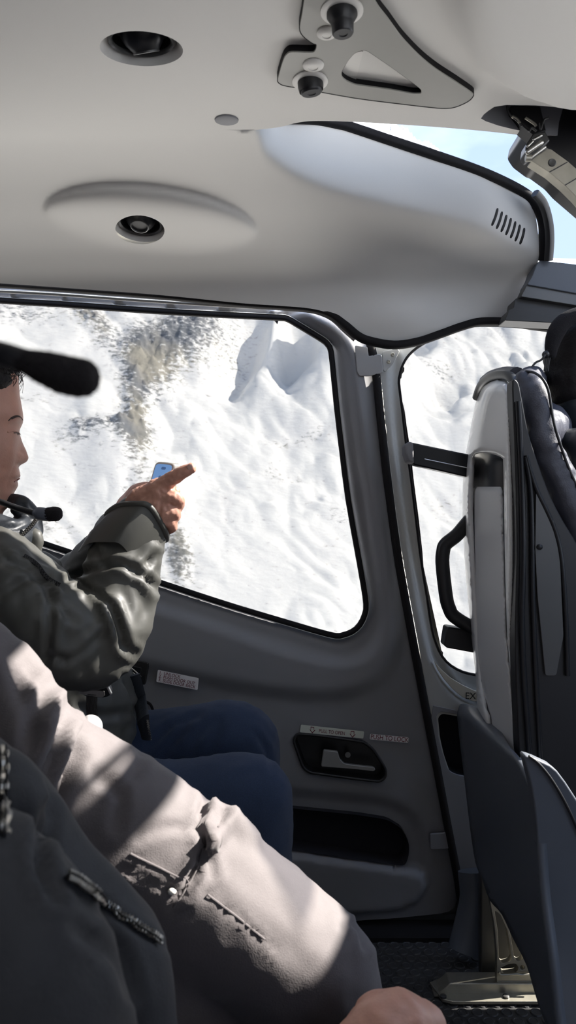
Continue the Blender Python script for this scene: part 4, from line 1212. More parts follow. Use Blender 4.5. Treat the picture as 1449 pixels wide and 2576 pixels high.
# ------------------------------------------------------------------ man pointing out of the window
man = empty('person', (-.34, 1.22, .34))
tag(man, 'person in a dark puffer jacket and jeans by the window, holding a phone and pointing', 'person')
HY = 1.14                                            # distance of the head
HK = HY / F
def head():
    prof = [(905, 38), (925, 45), (950, 50), (975, 52), (992, 53), (1018, 58), (1035, 61), (1048, 62), (1060, 61), (1070, 56), (1078, 53), (1088, 52), (1096, 53), (1111, 54), (1129, 55), (1149, 56), (1160, 55), (1168, 50), (1175, 50),
            (1182, 52), (1190, 54), (1197, 55), (1203, 50), (1207, 46), (1213, 48), (1220, 49), (1227, 46), (1234, 41), (1243, 37), (1252, 36), (1262, 36), (1270, 30), (1280, 18), (1292, 6), (1330, -2), (1400, -6)]
    nose = [(1085, 0), (1096, 2), (1111, 6), (1129, 14), (1140, 18), (1149, 20.5), (1156, 19), (1162, 14), (1168, 5), (1174, 0)]
    ys = np.arange(880, 1400, 3.2)
    cx = -48.0                                       # axis of the head in photo columns
    top, chin = 880, 1275
    vs, fs = [], []; K = 96
    yaw = R(14)
    for y in ys:
        f = np.interp(y, [p[0] for p in prof], [p[1] for p in prof]) - cx
        nz_ = np.interp(y, [p[0] for p in nose], [p[1] for p in nose])
        crown = math.sqrt(max(0, 1 - ((1010 - y) / 131) ** 2)) if y < 1010 else 1
        f = min(f, 112 * crown) if y < 960 else f
        w_ = np.interp(y, [880, 900, 930, 980, 1050, 1110, 1160, 1200, 1240, 1270, 1290, 1320, 1400], [0, 55, 92, 112, 116, 112, 106, 98, 84, 72, 74, 78, 84]) 
        bk = np.interp(y, [880, 900, 930, 980, 1050, 1110, 1160, 1200, 1260, 1300, 1400], [0, 60, 110, 142, 156, 150, 128, 104, 80, 78, 84])
        for k in range(K):
            a = 2 * math.pi * k / K - math.pi        # 0 = face front
            c, s = math.cos(a), math.sin(a)
            rf = f if c > 0 else bk
            pw = .82 if c > 0 else 1.0
            fs_y = np.interp(y, [880, 1060, 1090, 1160, 1200, 1240, 1262, 1285, 1330, 1400], [53, 60, 53, 50, 46, 39, 32, 14, -2, -6]) - cx
            if y > 1060 and c > 0: rf = fs_y
            x = rf * math.copysign(abs(c) ** pw, c); yy = w_ * math.copysign(abs(s) ** .92, s)
            if y > 1060 and c > 0: x += (f - fs_y) * math.exp(-(a / .36) ** 2)
            x += nz_ * math.exp(-(a / .17) ** 2) + .25 * nz_ * math.exp(-((abs(a) - .26) / .09) ** 2) * (1 if 1140 < y < 1168 else 0)
            # eye hollows, cheekbones, cheek fold
            e = math.exp(-((abs(a) - .52) / .20) ** 2 - ((y - 1082) / 13) ** 2); x -= 9 * e
            e = math.exp(-((abs(a) - .50) / .14) ** 2 - ((y - 1089) / 8) ** 2); x += 6.5 * e
            e = math.exp(-((abs(a) - .52) / .26) ** 2 - ((y - 1050) / 10) ** 2); x += 2.5 * e
            e = math.exp(-((abs(a) - .78) / .30) ** 2 - ((y - 1135) / 30) ** 2); x += 7 * e
            fa = .40 + (y - 1165) / 75 * .28
            if 1150 < y < 1245: x -= 3.2 * math.exp(-((abs(a) - fa) / .05) ** 2) * sstep(1150, 1175, y) * sstep(1245, 1215, y)
            # lips keep to the front
            x -= 4 * (1 - math.exp(-(a / .42) ** 2)) * sstep(1168, 1188, y) * sstep(1250, 1226, y)
            xr = x * math.cos(yaw) + yy * math.sin(yaw) * 0 
            px = cx + x * math.cos(yaw) - (-yy) * math.sin(yaw) * 0
            X = (cx - CX + 0) * HK + (x * math.cos(yaw)) * HK
            # a < 0 is the side towards the camera
            Yw = HY + (yy + x * math.sin(yaw)) * HK
            X *= 1 + (Yw / HY - 1) * math.exp(-(a / 1.0) ** 2)
            vs.append(Vector((X, Yw, CZ - (y - CY) * HK)))
    n = len(ys)
    for i in range(n - 1):
        for k in range(K):
            k2 = (k + 1) % K; fs.append((i * K + k, i * K + k2, (i + 1) * K + k2, (i + 1) * K + k))
    fs.append([k for k in range(K)]); fs.append([(n - 1) * K + k for k in range(K)])
    return vs, fs
hv, hf = head()
hd = mesh('head', hv, hf, M['skin'], man, True); recalc(hd)
m_ = hd.modifiers.new('smooth', 'SMOOTH'); m_.iterations = 2; m_.factor = .5
hb = bvh_of(hd)
def onhead(px, py, lift): 
    p, n = on_surf(hb, px, py, lift, HY); return p
# facial details
def facetube(name, pts, r, m, lift=.0005, seg=8, parent=None):
    q = [onhead(a, b, lift) for a, b in cr_open(pts, 4)]
    return tube(name, q, r, M[m], parent or hd, seg, cap='round')
eb = facetube('eyebrow', [(21, 1058), (30, 1050), (42, 1046), (52, 1049), (57, 1056)], [(.0006, .0012)] * 3 + [(.0008, .0032)] * 5 + [(.0008, .0028)] * 4 + [(.0006, .0012)] * 5, 'brow', -.0001)
facetube('eyelid', [(20, 1087), (32, 1084), (44, 1086), (49, 1092)], [.0012] * 13, 'skin', .0004)
facetube('eyelash', [(34, 1089), (42, 1089), (50, 1093)], [.0006] * 9, 'hair', .0008)
facetube('lips', [(36, 1212), (43, 1208), (49, 1204)], [.0010] * 9, 'lip', .0001)
vs_, fs_ = ball_data(onhead(45, 1092, -.0016), .0026, 12, 8)
mesh('eye', vs_, fs_, M['hair'], hd, True)
# hair: cap and loose strands
hc = lambda px, py, dy, r, ry=None: B_(px, py, HY + dy, r, ry)
hair = blob('hair', [('b', P(-78, 938, HY), (120 * HK, 118 * HK, 68 * HK)), ('b', P(4, 930, HY - .01), (38 * HK, 70 * HK, 34 * HK)), ('b', P(-6, 956, HY - .035), (34 * HK, 40 * HK, 24 * HK)), ('b', P(-70, 968, HY - .035), (84 * HK, 80 * HK, 48 * HK)), ('b', P(-110, 1010, HY), (90 * HK, 110 * HK, 110 * HK))],
            M['hair'], man, .004, 2, [], [(.0025, 90, 1), (.0012, 220, 4)])
rnd = random.Random(3)
sv, sf = [], []
for k in range(150):
    x0 = rnd.uniform(-30, 24); y0 = rnd.uniform(896, 940)
    dx = rnd.uniform(8, 44); dy = rnd.uniform(22, 62)
    dpt = HY + rnd.uniform(-.05, .05)
    p = [(x0, y0), (x0 + dx * .55, y0 + dy * .15), (x0 + dx * .95, y0 + dy * .55), (x0 + dx * rnd.uniform(.5, .95), y0 + dy)]
    q = [P(a, b, dpt) for a, b in cr_open(p, 5)]
    v, f = tube_data(q, [.00045] * (len(q) - 4) + [.0003] * 4, 5)
    n = len(sv); sv += v; sf += [tuple(n + i for i in t) for t in f]
o = mesh('loose_strands', sv, sf, M['hair'], hair, True)

# jacket
jk = blob('puffer_jacket', [
    T_([(-120, 1400, 1.24, 120), (-60, 1450, 1.25, 150), (20, 1540, 1.27, 170), (110, 1650, 1.28, 175), (170, 1760, 1.28, 170), (200, 1860, 1.28, 160)]),                  # trunk
    T_([(-110, 1420, 1.06, 100), (-30, 1440, 1.05, 120), (60, 1520, 1.05, 125), (150, 1600, 1.06, 120), (222, 1640, 1.08, 104)]),                        # near upper arm
    T_([(215, 1640, 1.08, 104), (262, 1590, 1.09, 106), (292, 1520, 1.11, 98), (302, 1460, 1.12, 96), (318, 1400, 1.13, 92), (338, 1345, 1.14, 82), (349, 1312, 1.15, 72)], 5),   # near forearm
    T_([(60, 1480, 1.42, 90), (150, 1480, 1.42, 70), (215, 1430, 1.40, 58), (262, 1370, 1.37, 50), (300, 1320, 1.33, 46)]),                             # far arm
    B_(100, 1440, 1.30, 62, None, 60),
    ], M['jacket'], man, .0058, 5,
    [([(150, 1470), (215, 1440), (290, 1418), (330, 1425), (372, 1462), (392, 1480)], 7, .010),
     ([(300, 1418), (340, 1440), (362, 1420), (396, 1400)], 7, .007),
     ([(282, 1530), (300, 1580), (312, 1625), (332, 1640)], 8, .013),
     ([(160, 1480), (212, 1478), (258, 1505), (288, 1550), (300, 1590)], 6, .008),
     ([(20, 1420), (70, 1430), (112, 1470), (128, 1520), (120, 1640), (110, 1680)], 8, .010),
     ([(130, 1490), (160, 1540), (190, 1560)], 8, .008),
     ([(0, 1500), (60, 1462), (110, 1450)], 7, .007), ([(0, 1390), (30, 1420), (55, 1400)], 6, .006),
     ([(118, 1660), (140, 1650), (165, 1664), (210, 1640), (270, 1580)], 7, .007),
     ([(272, 1310), (320, 1290), (370, 1300), (400, 1340), (410, 1375)], 4, .0035),
     ([(235, 1360), (262, 1420), (300, 1418)], 6, .006), ([(385, 1390), (372, 1440), (385, 1490)], 6, .006),
     ([(345, 1480), (362, 1530), (350, 1570)], 8, .005),
     ([(310, 1700), (335, 1760), (352, 1840), (365, 1880)], 6, .010), ([(200, 1780), (260, 1800), (330, 1790)], 8, .006)],
    [(.006, 16, 2.2), (.0022, (55, 55, 35), 8)])
jb = bvh_of(jk)
# cuff opening, hem strips and seam lines
def surf_tube(name, bv, pts, r, m, parent, lift=.0008, default=1.1, n=5, seg=8):
    q = [on_surf(bv, a, b, lift, default)[0] for a, b in cr_open(pts, n)]
    # keep the line from jumping between layers
    return tube(name, q, r, m, parent, seg, cap='round')
cuff_pts = [P(a, b, c) for a, b, c in [(270, 1296, 1.13), (300, 1272, 1.11), (345, 1268, 1.09), (372, 1272, 1.09), (395, 1300, 1.10), (418, 1346, 1.13), (410, 1356, 1.19), (370, 1320, 1.21), (310, 1290, 1.20)]]
c3 = [Vector(v) for v in cr_closed(cuff_pts, 5)]; c3.append(c3[0])
tube('cuff_hem', c3, [(.005, .0055)] * len(c3), M['jacket'], jk, 8, cap=False)
cc = sum(c3[:-1], Vector()) / (len(c3) - 1)
cin = [cc + (p - cc) * 1.0 for p in c3[:-1]]
dirn = (P(262, 1420, 1.12) - P(350, 1300, 1.14)).normalized()
m0 = len(cin)
cvs = [p + (p - cc).normalized() * .001 for p in cin] + [cc + (p - cc) * 1.12 + dirn * .035 for p in cin] + [cc + (p - cc) * 1.05 + dirn * .07 for p in cin]
cfs = [(i * m0 + k, i * m0 + (k + 1) % m0, (i + 1) * m0 + (k + 1) % m0, (i + 1) * m0 + k) for i in range(2) for k in range(m0)]
mesh('cuff', cvs, cfs, M['jacket'], jk, True)
col_ = blob('collar', [T_([(-60, 1330, 1.10, 50), (0, 1345, 1.08, 52), (50, 1350, 1.10, 44), (66, 1340, 1.16, 40), (58, 1330, 1.24, 38)]), T_([(22, 1262, 1.14, 18), (45, 1262, 1.13, 22), (62, 1285, 1.13, 30), (70, 1320, 1.14, 36), (62, 1370, 1.14, 40), (40, 1400, 1.14, 50)])],
             M['nylon2'], man, .004, 3, [([(10, 1330), (50, 1325), (88, 1305)], 5, .006), ([(55, 1262), (60, 1290), (85, 1300)], 5, .004), ([(40, 1400), (80, 1385), (102, 1390)], 5, .006), ([(0, 1310), (30, 1300), (50, 1310)], 6, .006)], [(.003, 40, 1)])
kb = bvh_of(col_)
flap = blob('collar_flap', [T_([(66, 1362, 1.10, 22), (84, 1345, 1.10, 20), (92, 1365, 1.10, 18), (80, 1385, 1.10, 22), (60, 1392, 1.11, 18)])], M['jacket'], man, .004, 3, [], [(.002, 50, 1)])
zt = [P(a, b, c) for a, b, c in [(92, 1306, 1.075), (80, 1322, 1.07), (62, 1340, 1.065), (44, 1356, 1.06)]]
def zip_strip(name, pts, nrm, n, wdt, parent, m='zip'):
    """one toothed metal chain along a path"""
    vs, fs = [], []
    L = len(pts); rows = 2 * n
    for k in range(rows):
        t = k / (rows - 1) * (L - 1.001); i = int(t); p = pts[i].lerp(pts[i + 1], t - i); d = (pts[i + 1] - pts[i]).normalized(); up = nrm[i]
        sd = d.cross(up).normalized(); hi = wdt * .75 if (k // 2) % 2 else wdt * .05
        lo = wdt * .75 if not (k // 2) % 2 else wdt * .05
        w1 = 1.0 if (k // 2) % 2 else .72; w2 = 1.0 if not (k // 2) % 2 else .72
        for sx_, h_ in ((-w1, 0), (-w1, hi), (-.05, hi), (.05, lo), (w2, lo), (w2, 0)): vs.append(p + sd * sx_ * wdt + up * (h_ + .0004))
    for k in range(rows - 1):
        for j in range(5): fs.append((k * 6 + j, k * 6 + j + 1, k * 6 + j + 7, k * 6 + j + 6))
    return mesh(name, vs, fs, M[m], parent, False)
def zipper(name, pts3, n, wdt, parent, m='zip', tape=None):
    q = [Vector(v) for v in cr_open(pts3, 12)]
    if tape: tube(name + '_tape', q, [(wdt * .25, wdt * 1.5)] * len(q), tape, parent, 8)
    return zip_strip(name, q, [Vector((0, -1, .2)).normalized()] * len(q), n, wdt, parent, m)
zipper('collar_zip', zt, 26, .0022, col_, 'zip', M['black'])
frontz = [on_surf(jb, a, b, .002, 1.15)[0] for a, b in [(60, 1400), (90, 1420), (120, 1455), (148, 1475)]]
zipper('front_zip', frontz, 34, .0022, jk, 'steel', M['black'])
hemz = [on_surf(jb, a, b, .003, 1.2)[0] for a, b in [(330, 1700), (348, 1760), (360, 1810), (368, 1860)]]
tube('front_placket', hemz, [(.004, .013)] * 4, M['nylon2'], jk, 8)
zipper('hem_zip', [v + Vector((.008, -.004, 0)) for v in hemz[1:]], 34, .0020, jk, 'zip')

# jeans
jn = blob('jeans', [T_([(230, 1900, 1.30, 110), (380, 1885, 1.30, 98), (500, 1868, 1.29, 97), (590, 1852, 1.28, 90), (618, 1862, 1.28, 84), (628, 1920, 1.28, 78), (640, 2050, 1.28, 72), (655, 2250, 1.28, 66)]),
     T_([(260, 2010, 1.14, 110), (420, 2020, 1.14, 104), (540, 2008, 1.14, 104), (620, 1998, 1.14, 100), (650, 2010, 1.14, 92), (652, 2090, 1.14, 86), (655, 2250, 1.14, 80), (660, 2420, 1.15, 70)])],
     M['denim'], man, .007, 5, [([(375, 1880), (430, 1830), (500, 1800)], 7, .006), ([(410, 1900), (440, 1860), (470, 1830)], 7, .006), ([(520, 1895), (545, 1850), (550, 1820)], 8, .005), ([(680, 1940), (672, 1890), (640, 1840)], 6, .006), ([(480, 1890), (500, 1850), (560, 1800)], 9, .003),
      ([(600, 1960), (640, 1940), (680, 1950)], 8, .002)], [(.004, 14, 5.1), (.0012, 60, 2)])
# shoes planted on the floor, out of sight behind the other knee
for yy, xx in ((1.30, -.03), (1.14, -.02)):
    v, f = ball_data((xx + .05, yy, .05), (.13, .05, .05)); mesh('shoe', [Vector((a.x, a.y, max(a.z, .002))) for a in v], f, M['black'], man, True)

# hands
def hand_chain(pts, rr):
    return ('t', [P(*p) for p in [tuple(q) for q in cr_open(pts, 4)]], list(np.interp(np.linspace(0, 1, (len(pts) - 1) * 4 + 1), np.linspace(0, 1, len(rr)), rr)))
HYd = 1.13
k_ = HYd / F
hand = blob('hand', [
    hand_chain([(350, 1330, 1.15), (378, 1290, 1.13), (395, 1262, 1.125), (402, 1240, 1.12)], [.026, .030, .030, .024]),            # wrist to knuckles
    hand_chain([(360, 1300, 1.13), (345, 1262, 1.125), (372, 1245, 1.12), (398, 1228, 1.115)], [.020, .0185, .017, .0135]),
    hand_chain([(398, 1300, 1.125), (412, 1282, 1.12), (418, 1262, 1.12)], [.021, .022, .0165]),
    hand_chain([(385, 1248, 1.115), (408, 1222, 1.11), (430, 1206, 1.105), (452, 1192, 1.10), (470, 1183, 1.098), (481, 1178, 1.097)], [.0150, .0128, .0115, .0102, .0095, .0082]),   # index
    hand_chain([(405, 1254, 1.112), (430, 1249, 1.108), (447, 1258, 1.115), (445, 1276, 1.128), (428, 1284, 1.138)], [.0125, .0108, .0104, .0096, .008]),   # middle, folded
    hand_chain([(408, 1280, 1.115), (430, 1286, 1.114), (439, 1298, 1.126), (426, 1308, 1.14)], [.0125, .0105, .0100, .008]),          # ring, folded
    hand_chain([(402, 1306, 1.12), (425, 1314, 1.12), (432, 1325, 1.132), (418, 1335, 1.144)], [.0120, .0098, .0092, .0078]),         # little, folded
    hand_chain([(372, 1262, 1.14), (398, 1246, 1.15), (420, 1240, 1.152), (440, 1236, 1.148)], [.013, .0115, .0105, .0085]),              # thumb behind
    ], M['skin'], man, .0021, 3,
    [([(402, 1236), (412, 1243), (420, 1250)], 2.2, .0012), ([(398, 1232), (404, 1240), (408, 1248)], 2, .001), ([(404, 1262), (400, 1290), (398, 1318)], 4, .0022), ([(414, 1272), (420, 1280), (424, 1286)], 3, .002), ([(436, 1208), (440, 1202), (446, 1204)], 2, .0008), ([(390, 1276), (380, 1300)], 4, .0018), ([(428, 1268), (434, 1272)], 2.5, .002)],
    [(.0011, 160, 4)])
hb2 = bvh_of(hand)
nl = [on_surf(hb2, a, b, .0004, 1.1)[0] for a, b in [(472, 1177), (478, 1174), (484, 1173)]]
tube('fingernail', nl, [(.0008, .0035), (.001, .0044), (.0008, .003)], mat('fingernail', (.62, .38, .32), .3), hand, 10, cap='round')
# far hand holding the phone
hand2 = blob('hand', [hand_chain([(300, 1320, 1.30), (335, 1280, 1.27), (352, 1250, 1.245)], [.026, .030, .024]), hand_chain([(330, 1268, 1.245), (346, 1238, 1.235), (372, 1228, 1.225), (392, 1232, 1.215)], [.017, .0135, .0115, .010]),
      hand_chain([(352, 1262, 1.26), (385, 1250, 1.262), (412, 1238, 1.262), (430, 1228, 1.255)], [.015, .0115, .011, .009]), hand_chain([(356, 1276, 1.26), (388, 1266, 1.262), (414, 1256, 1.262), (430, 1248, 1.255)], [.014, .0115, .0105, .009]),
      hand_chain([(356, 1290, 1.26), (386, 1282, 1.262), (410, 1274, 1.262), (424, 1268, 1.255)], [.014, .011, .010, .0085]), hand_chain([(350, 1302, 1.26), (378, 1298, 1.262), (400, 1292, 1.26)], [.013, .010, .0085])], M['skin'], man, .003, 4)

# phone
ph = empty('phone', P(405, 1215, 1.235)); tag(ph, 'smartphone in a pale case with lit blue screen, held behind the pointing hand', 'phone')
pc = [(392, 1163), (402, 1161), (437, 1165), (446, 1170), (446, 1180), (418, 1290), (410, 1300), (360, 1292), (356, 1282), (384, 1172)]
prism('case', [P(a, b, 1.222) for a, b in round_poly([(391, 1161), (441, 1166), (408, 1300), (354, 1292)], 12)], (.010, .010, .0), M['phone'], ph, .0015)
scr = round_poly([(393, 1166), (434, 1170), (402, 1294), (359, 1287)], 9)
prism('screen', [P(a, b, 1.2215) for a, b in scr], (0, .0008, 0), M['screen'], ph)
prism('screen_icon', [P(a, b, 1.2212) for a, b in round_poly([(407, 1174), (418, 1175), (416, 1182), (405, 1181)], 3)], (0, .0003, 0), M['icon'], ph)
prism('screen_icon', [P(a, b, 1.2212) for a, b in ellpx(401, 1205, 4.5, 9, 16, .25)], (0, .0003, 0), M['icon'], ph)
prism('camera_bump', [P(a, b, 1.236) for a, b in round_poly([(434, 1166), (449, 1170), (440, 1192), (428, 1190)], 5)], (.004, .010, 0), M['chrome'], ph, .001)

# seat belt
bk = empty('seat_belt_buckle', P(235, 1730, 1.10)); tag(bk, 'shiny black and chrome lap belt buckle with black webbing at the jacket front', 'belt buckle')
YBk = 1.085
prism('housing', [P(a, b, YBk) for a, b in round_poly([(198, 1740), (215, 1722), (258, 1700), (264, 1705), (280, 1742), (274, 1752), (258, 1756), (214, 1752)], 5)], (0, .014, 0), M['gloss'], bk, .003)
prism('tongue', [P(a, b, YBk - .002) for a, b in round_poly([(196, 1744), (206, 1734), (262, 1738), (264, 1750), (256, 1755), (212, 1748)], 3)], (0, .003, 0), M['chrome'], bk, .0008)
tube('release_bar', [P(236, 1716, YBk - .004), P(266, 1724, YBk - .004)], .004, M['chrome'], bk, 12, cap='round')
tube('side_lever', [P(259, 1702, YBk - .003), P(279, 1744, YBk - .003)], .0022, M['chrome'], bk, 10, cap='round')
tube('webbing', pp([(231, 1746, YBk - .001), (231, 1762, YBk + .002), (230, 1780, YBk + .006), (232, 1800, YBk + .010), (238, 1830, YBk + .012)], 0), [(.0015, .0082)] * 25, M['web'], bk, 8, power=4)

# headset microphone of the man
mc = empty('headset_microphone', P(60, 1285, 1.02)); tag(mc, 'thin black headset microphone in front of the chin of the person pointing', 'microphone')
tube('boom', pp([(-160, 1215, 1.05), (-60, 1240, 1.03), (0, 1262, 1.015), (40, 1277, 1.01), (88, 1292, 1.01)], 0), .0042, M['black'], mc, 12)
tube('holder', pp([(84, 1290, 1.01), (92, 1291, 1.01), (118, 1295, 1.01), (128, 1296, 1.01)], 0, 3), [.0052, .0052, .006, .0085, .0092, .0092, .009, .0088, .0086, .008], M['shell'], mc, 16)
blob('foam_tip', [('t', [P(124, 1294, 1.01), P(140, 1293, 1.01)], [.0098, .0102])], M['foam'], mc, .0016, 2, [], [(.0008, 500, 1)])

# ------------------------------------------------------------------ own headset microphone, close to the lens
om = empty('headset_microphone', P(180, 930, .25)); tag(om, 'large blurred black foam headset microphone near the lens, upper left', 'microphone')
tube('boom', pp([(-260, 830, .26), (-100, 862, .255), (0, 888, .25), (60, 906, .25)], 0), [.0030] * 6 + [.0034] * 6 + [.0040] * 7, M['black'], om, 14)
blob('foam_cover', [T_([(20, 895, .25, 22), (70, 912, .25, 34), (130, 932, .25, 47), (170, 945, .25, 50), (205, 950, .25, 50)])], M['foam'], om, .0009, 4, [], [(.0006, 900, 1)])

# ------------------------------------------------------------------ passenger beside the camera in grey trousers
nb = empty('person', (-.22, .72, .4)); tag(nb, 'person in grey cargo trousers, only lap, knee and jacket hem seen in the foreground', 'person')
tr = blob('trousers', [
    T_([(-40, 1930, .70, 190), (100, 1972, .72, 182), (240, 2060, .73, 185), (400, 2175, .745, 188), (560, 2290, .76, 188), (700, 2392, .77, 182), (770, 2440, .775, 172), (800, 2480, .78, 160), (812, 2560, .785, 150), (800, 2760, .80, 135), (790, 3000, .84, 120)]),
    T_([(520, 2110, .752, 56), (538, 2070, .75, 44), (560, 2052, .748, 38), (584, 2070, .75, 36), (604, 2112, .755, 50)], 4), T_([(568, 2040, .745, 20), (540, 2100, .705, 16), (518, 2150, .682, 12)], 4),
    T_([(-40, 2180, .72, 190), (100, 2260, .73, 190), (300, 2400, .75, 195), (480, 2530, .77, 195), (620, 2620, .785, 185), (680, 2700, .79, 170), (660, 2950, .80, 150)]),
    ], M['trouser'], nb, .006, 5,
    [([(498, 2150), (512, 2120), (500, 2080), (512, 2010)], 9, .008), ([(470, 2240), (500, 2170), (520, 2150), (530, 2200)], 9, .008), ([(538, 2085), (560, 2050), (572, 2010)], 10, .012), ([(512, 2050), (522, 2020)], 8, .006),
     ([(300, 2180), (400, 2230), (470, 2250)], 7, .006), ([(512, 2245), (600, 2310), (660, 2360), (700, 2400)], 3.5, .0035), ([(350, 2110), (420, 2080), (500, 2090)], 10, .004),
     ([(430, 2290), (460, 2240), (500, 2180), (520, 2100)], 7, .008), ([(895, 2330), (905, 2350), (915, 2380)], 8, .010), ([(860, 2330), (905, 2330), (950, 2380)], 8, .004),
     ([(240, 1950), (300, 2000), (290, 2080)], 12, .006), ([(180, 1900), (130, 1990), (115, 2060)], 16, .014), ([(350, 1870), (345, 1930), (300, 1990)], 10, .004)],
    [(.005, 11, 3), (.0018, (40, 40, 40), 2)])
jh = blob('jacket_hem', [T_([(-140, 1640, .74, 140), (-60, 1720, .73, 150), (0, 1800, .72, 150), (60, 1880, .70, 140), (80, 1960, .69, 125)]), T_([(60, 1830, .74, 110), (150, 1880, .75, 95), (220, 1900, .76, 70)])], M['trouser'], nb, .006, 5,
    [([(120, 1730), (90, 1800), (70, 1880)], 12, .012), ([(170, 1780), (150, 1860), (110, 1950)], 12, .014), ([(205, 1850), (190, 1900), (150, 1990)], 10, .012), ([(20, 1620), (60, 1750), (80, 1860)], 16, .008), ([(60, 1650), (100, 1740), (120, 1800)], 10, .006)], [(.005, 14, 4)])
tb = bvh_of(tr)
def seamline(pts, r):
    q = [on_surf(tb, a, b, .0012, .75)[0] for a, b in cr_open(pts, 10)]
    q = [sum((q[min(max(i + k, 0), len(q) - 1)] for k in range(-4, 5)), Vector()) / 9 for i in range(len(q))]
    tube('seam', q, r, M['trouser'], tr, 6)
seamline([(516, 2246), (560, 2280), (610, 2318), (672, 2368)], .0010)
seamline([(325, 2145), (350, 2158), (395, 2180), (430, 2198), (458, 2212)], .0009)
seamline([(512, 2100), (508, 2140), (500, 2180), (470, 2235), (432, 2290)], .0009)
pz = on_surf(tb, 434, 2246, .003, .75)[0]
v, f = ball_data(pz, (.004, .003, .003), 10, 6); mesh('snap_button', v, f, M['white'], tr, True)
v, f = ball_data(P(226, 1838, .86), (.015, .02, .018), 20, 14)
tag(blob('white_knuckle', [('m', v, f), B_(238, 1856, .86, 22)], M['knuckle'], None, .003, 3, [], [(.001, 60, 1)]), 'small rounded overexposed cloth tucked between the grey lap and the dark jacket', 'knuckle')  # overexposed hand built as a plain white rounded shape

# ------------------------------------------------------------------ the one behind the camera: dark jacket, hand and jeans
me_ = empty('person', (-.1, .42, .35)); tag(me_, 'person nearest the lens, dark jacket with a toothed zip, hand on blue jeans', 'person')
cj = blob('jacket', [
    T_([(-120, 2000, .50, 170), (0, 2100, .50, 180), (90, 2240, .50, 175), (180, 2360, .50, 185), (235, 2450, .50, 190), (260, 2560, .50, 185), (280, 2760, .50, 170)]),
    T_([(-80, 2240, .36, 230), (20, 2380, .36, 250), (80, 2560, .37, 250), (140, 2800, .38, 240)]),
    T_([(-120, 1990, .45, 120), (-20, 2010, .45, 120), (40, 2080, .46, 90)])],
    M['coat'], me_, .005, 6, [([(120, 2040), (112, 2160), (150, 2250)], 14, .008), ([(200, 2330), (300, 2400), (330, 2500)], 14, .006), ([(150, 2190), (270, 2290), (415, 2385)], 9, .003)], [(.006, 9, 3), (.002, 30, 5)])
cjb = bvh_of(cj)
def zip_surf(name, bv, path, n, wdt, parent, default):
    q = [on_surf(bv, a, b, .0005, default) for a, b in cr_open(path, 14)]
    pts = [Vector(v) for v in [sum((q[min(max(i + k, 0), len(q) - 1)][0] for k in (-3, -2, -1, 0, 1, 2, 3)), Vector()) / 7 for i in range(len(q))]]
    nrm = [sum((q[min(max(i + k, 0), len(q) - 1)][1] for k in (-3, 0, 3)), Vector()).normalized() for i in range(len(q))]
    pts = [p + n_ * .0016 for p, n_ in zip(pts, nrm)]
    tube('zip_tape', pts, [(.0007, wdt * 1.3)] * len(pts), M['black'], parent, 8)
    return zip_strip(name, pts, nrm, n, wdt * 1.1, parent)
zip_surf('zip_teeth', cjb, [(158, 2205), (190, 2222), (225, 2248), (265, 2285), (300, 2305), (340, 2330), (375, 2350), (398, 2372)], 70, .0024, cj, .45)
zip_surf('zip_teeth', cjb, [(6, 1885), (9, 1930), (7, 1990), (10, 2050), (6, 2110)], 12, .0022, cj, .40)
jeans = blob('jeans', [('t', [Vector((-.15, .42, .30)), Vector((.02, .52, .42)), Vector((.17, .68, .335)), Vector((.20, .72, .26)), Vector((.20, .74, .05))], [.085, .085, .075, .07, .055])], M['denim'], me_, .006, 4, [], [(.003, 18, 1)])
fh = blob('hand', [
    ('t', [P(880, 2700, .62), P(960, 2620, .635), P(1010, 2590, .65), P(1060, 2590, .66)], [.030, .034, .034, .024]),
    ('t', [P(1010, 2565, .665), P(1060, 2560, .68), P(1110, 2600, .69), P(1120, 2650, .69)], [.016, .012, .0105, .009]),
    ('t', [P(1030, 2590, .655), P(1085, 2590, .665), P(1130, 2640, .67), P(1130, 2680, .67)], [.016, .012, .0105, .009]),
    ('t', [P(1030, 2620, .64), P(1090, 2625, .65), P(1130, 2680, .655)], [.016, .012, .010]),
    ('t', [P(1020, 2650, .63), P(1080, 2660, .635), P(1110, 2710, .64)], [.015, .011, .009]),
    ('t', [P(950, 2560, .66), P(990, 2545, .675), P(1040, 2550, .69)], [.022, .017, .012])], M['skin'], me_, .0035, 5, [], [(.001, 90, 1)])

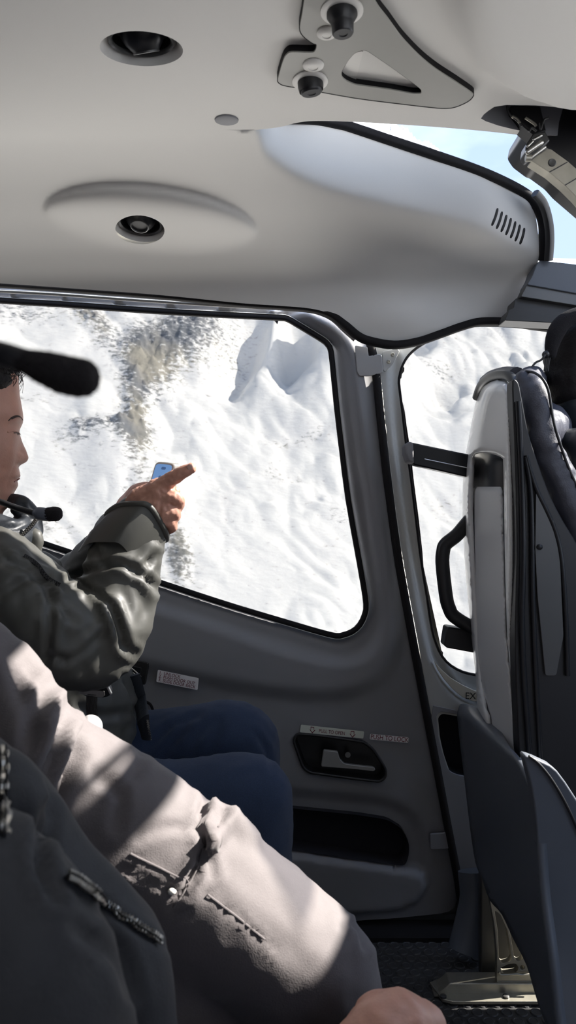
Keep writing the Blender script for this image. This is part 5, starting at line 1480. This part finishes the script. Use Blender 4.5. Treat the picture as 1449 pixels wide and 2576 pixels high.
# ------------------------------------------------------------------ passenger in the front seat
fp = empty('person', (.62, 1.3, .4)); tag(fp, 'person in dark clothes and black headset sitting in the front seat', 'person')
YH = 1.34
blob('head', [B_(1474, 905, YH, 92, 88, 112), ('t', [P(1470, 980, YH), P(1474, 1060, YH)], [.048, .052])], M['skin'], fp, .005, 3)
blob('hair', [B_(1474, 900, YH, 103, 98, 118), B_(1470, 985, YH, 90, 84, 70), B_(1466, 950, YH, 96, 88, 80)], M['hair'], fp, .005, 3, [], [(.0015, 60, 2)])
blob('hooded_coat', [T_([(1480, 1010, YH, 86), (1476, 1070, YH, 80), (1500, 1140, YH, 105), (1530, 1250, YH, 150), (1550, 1500, YH, 170), (1560, 1850, YH, 170)]), T_([(1440, 1110, 1.25, 40), (1500, 1150, 1.22, 80), (1540, 1300, 1.2, 90)])], M['nylon2'], fp, .007, 4, [([(1395, 1058), (1410, 1045), (1440, 1040)], 4, .004), ([(1400, 1130), (1430, 1180)], 8, .006)], [(.004, 20, 1)])
hs = empty('headset', P(1420, 850, 1.27)); tag(hs, 'black padded headset worn by the person in the front seat', 'headset')
blob('headband', [T_([(1386, 893, 1.28, 14), (1388, 870, 1.28, 18), (1398, 838, 1.28, 22), (1416, 812, 1.28, 22), (1445, 795, 1.28, 20), (1500, 780, 1.28, 20)])], M['foam'], hs, .003, 3)
tube('headband_wire', pp([(1382, 880, 1.275), (1390, 840, 1.275), (1410, 806, 1.275), (1449, 782, 1.275), (1500, 770, 1.275)], 0), .0025, M['black'], hs, 8)
tube('cable', pp([(1336, 932, 1.26), (1338, 924, 1.26), (1348, 912, 1.26), (1362, 905, 1.26), (1370, 894, 1.26), (1374, 885, 1.27), (1384, 878, 1.28)], 0), .0018, M['black'], hs, 8)
v, f = ball_data(P(1373, 892, 1.265), .0065, 12, 8); mesh('cable_clip', v, f, M['black'], hs, True)
for dx in (0, 5, 9): tube('cable_loop', pp([(1374 + dx, 900, 1.27), (1371 + dx, 918, 1.27), (1369 + dx, 934, 1.27)], 0), .0013, M['black'], hs, 6)
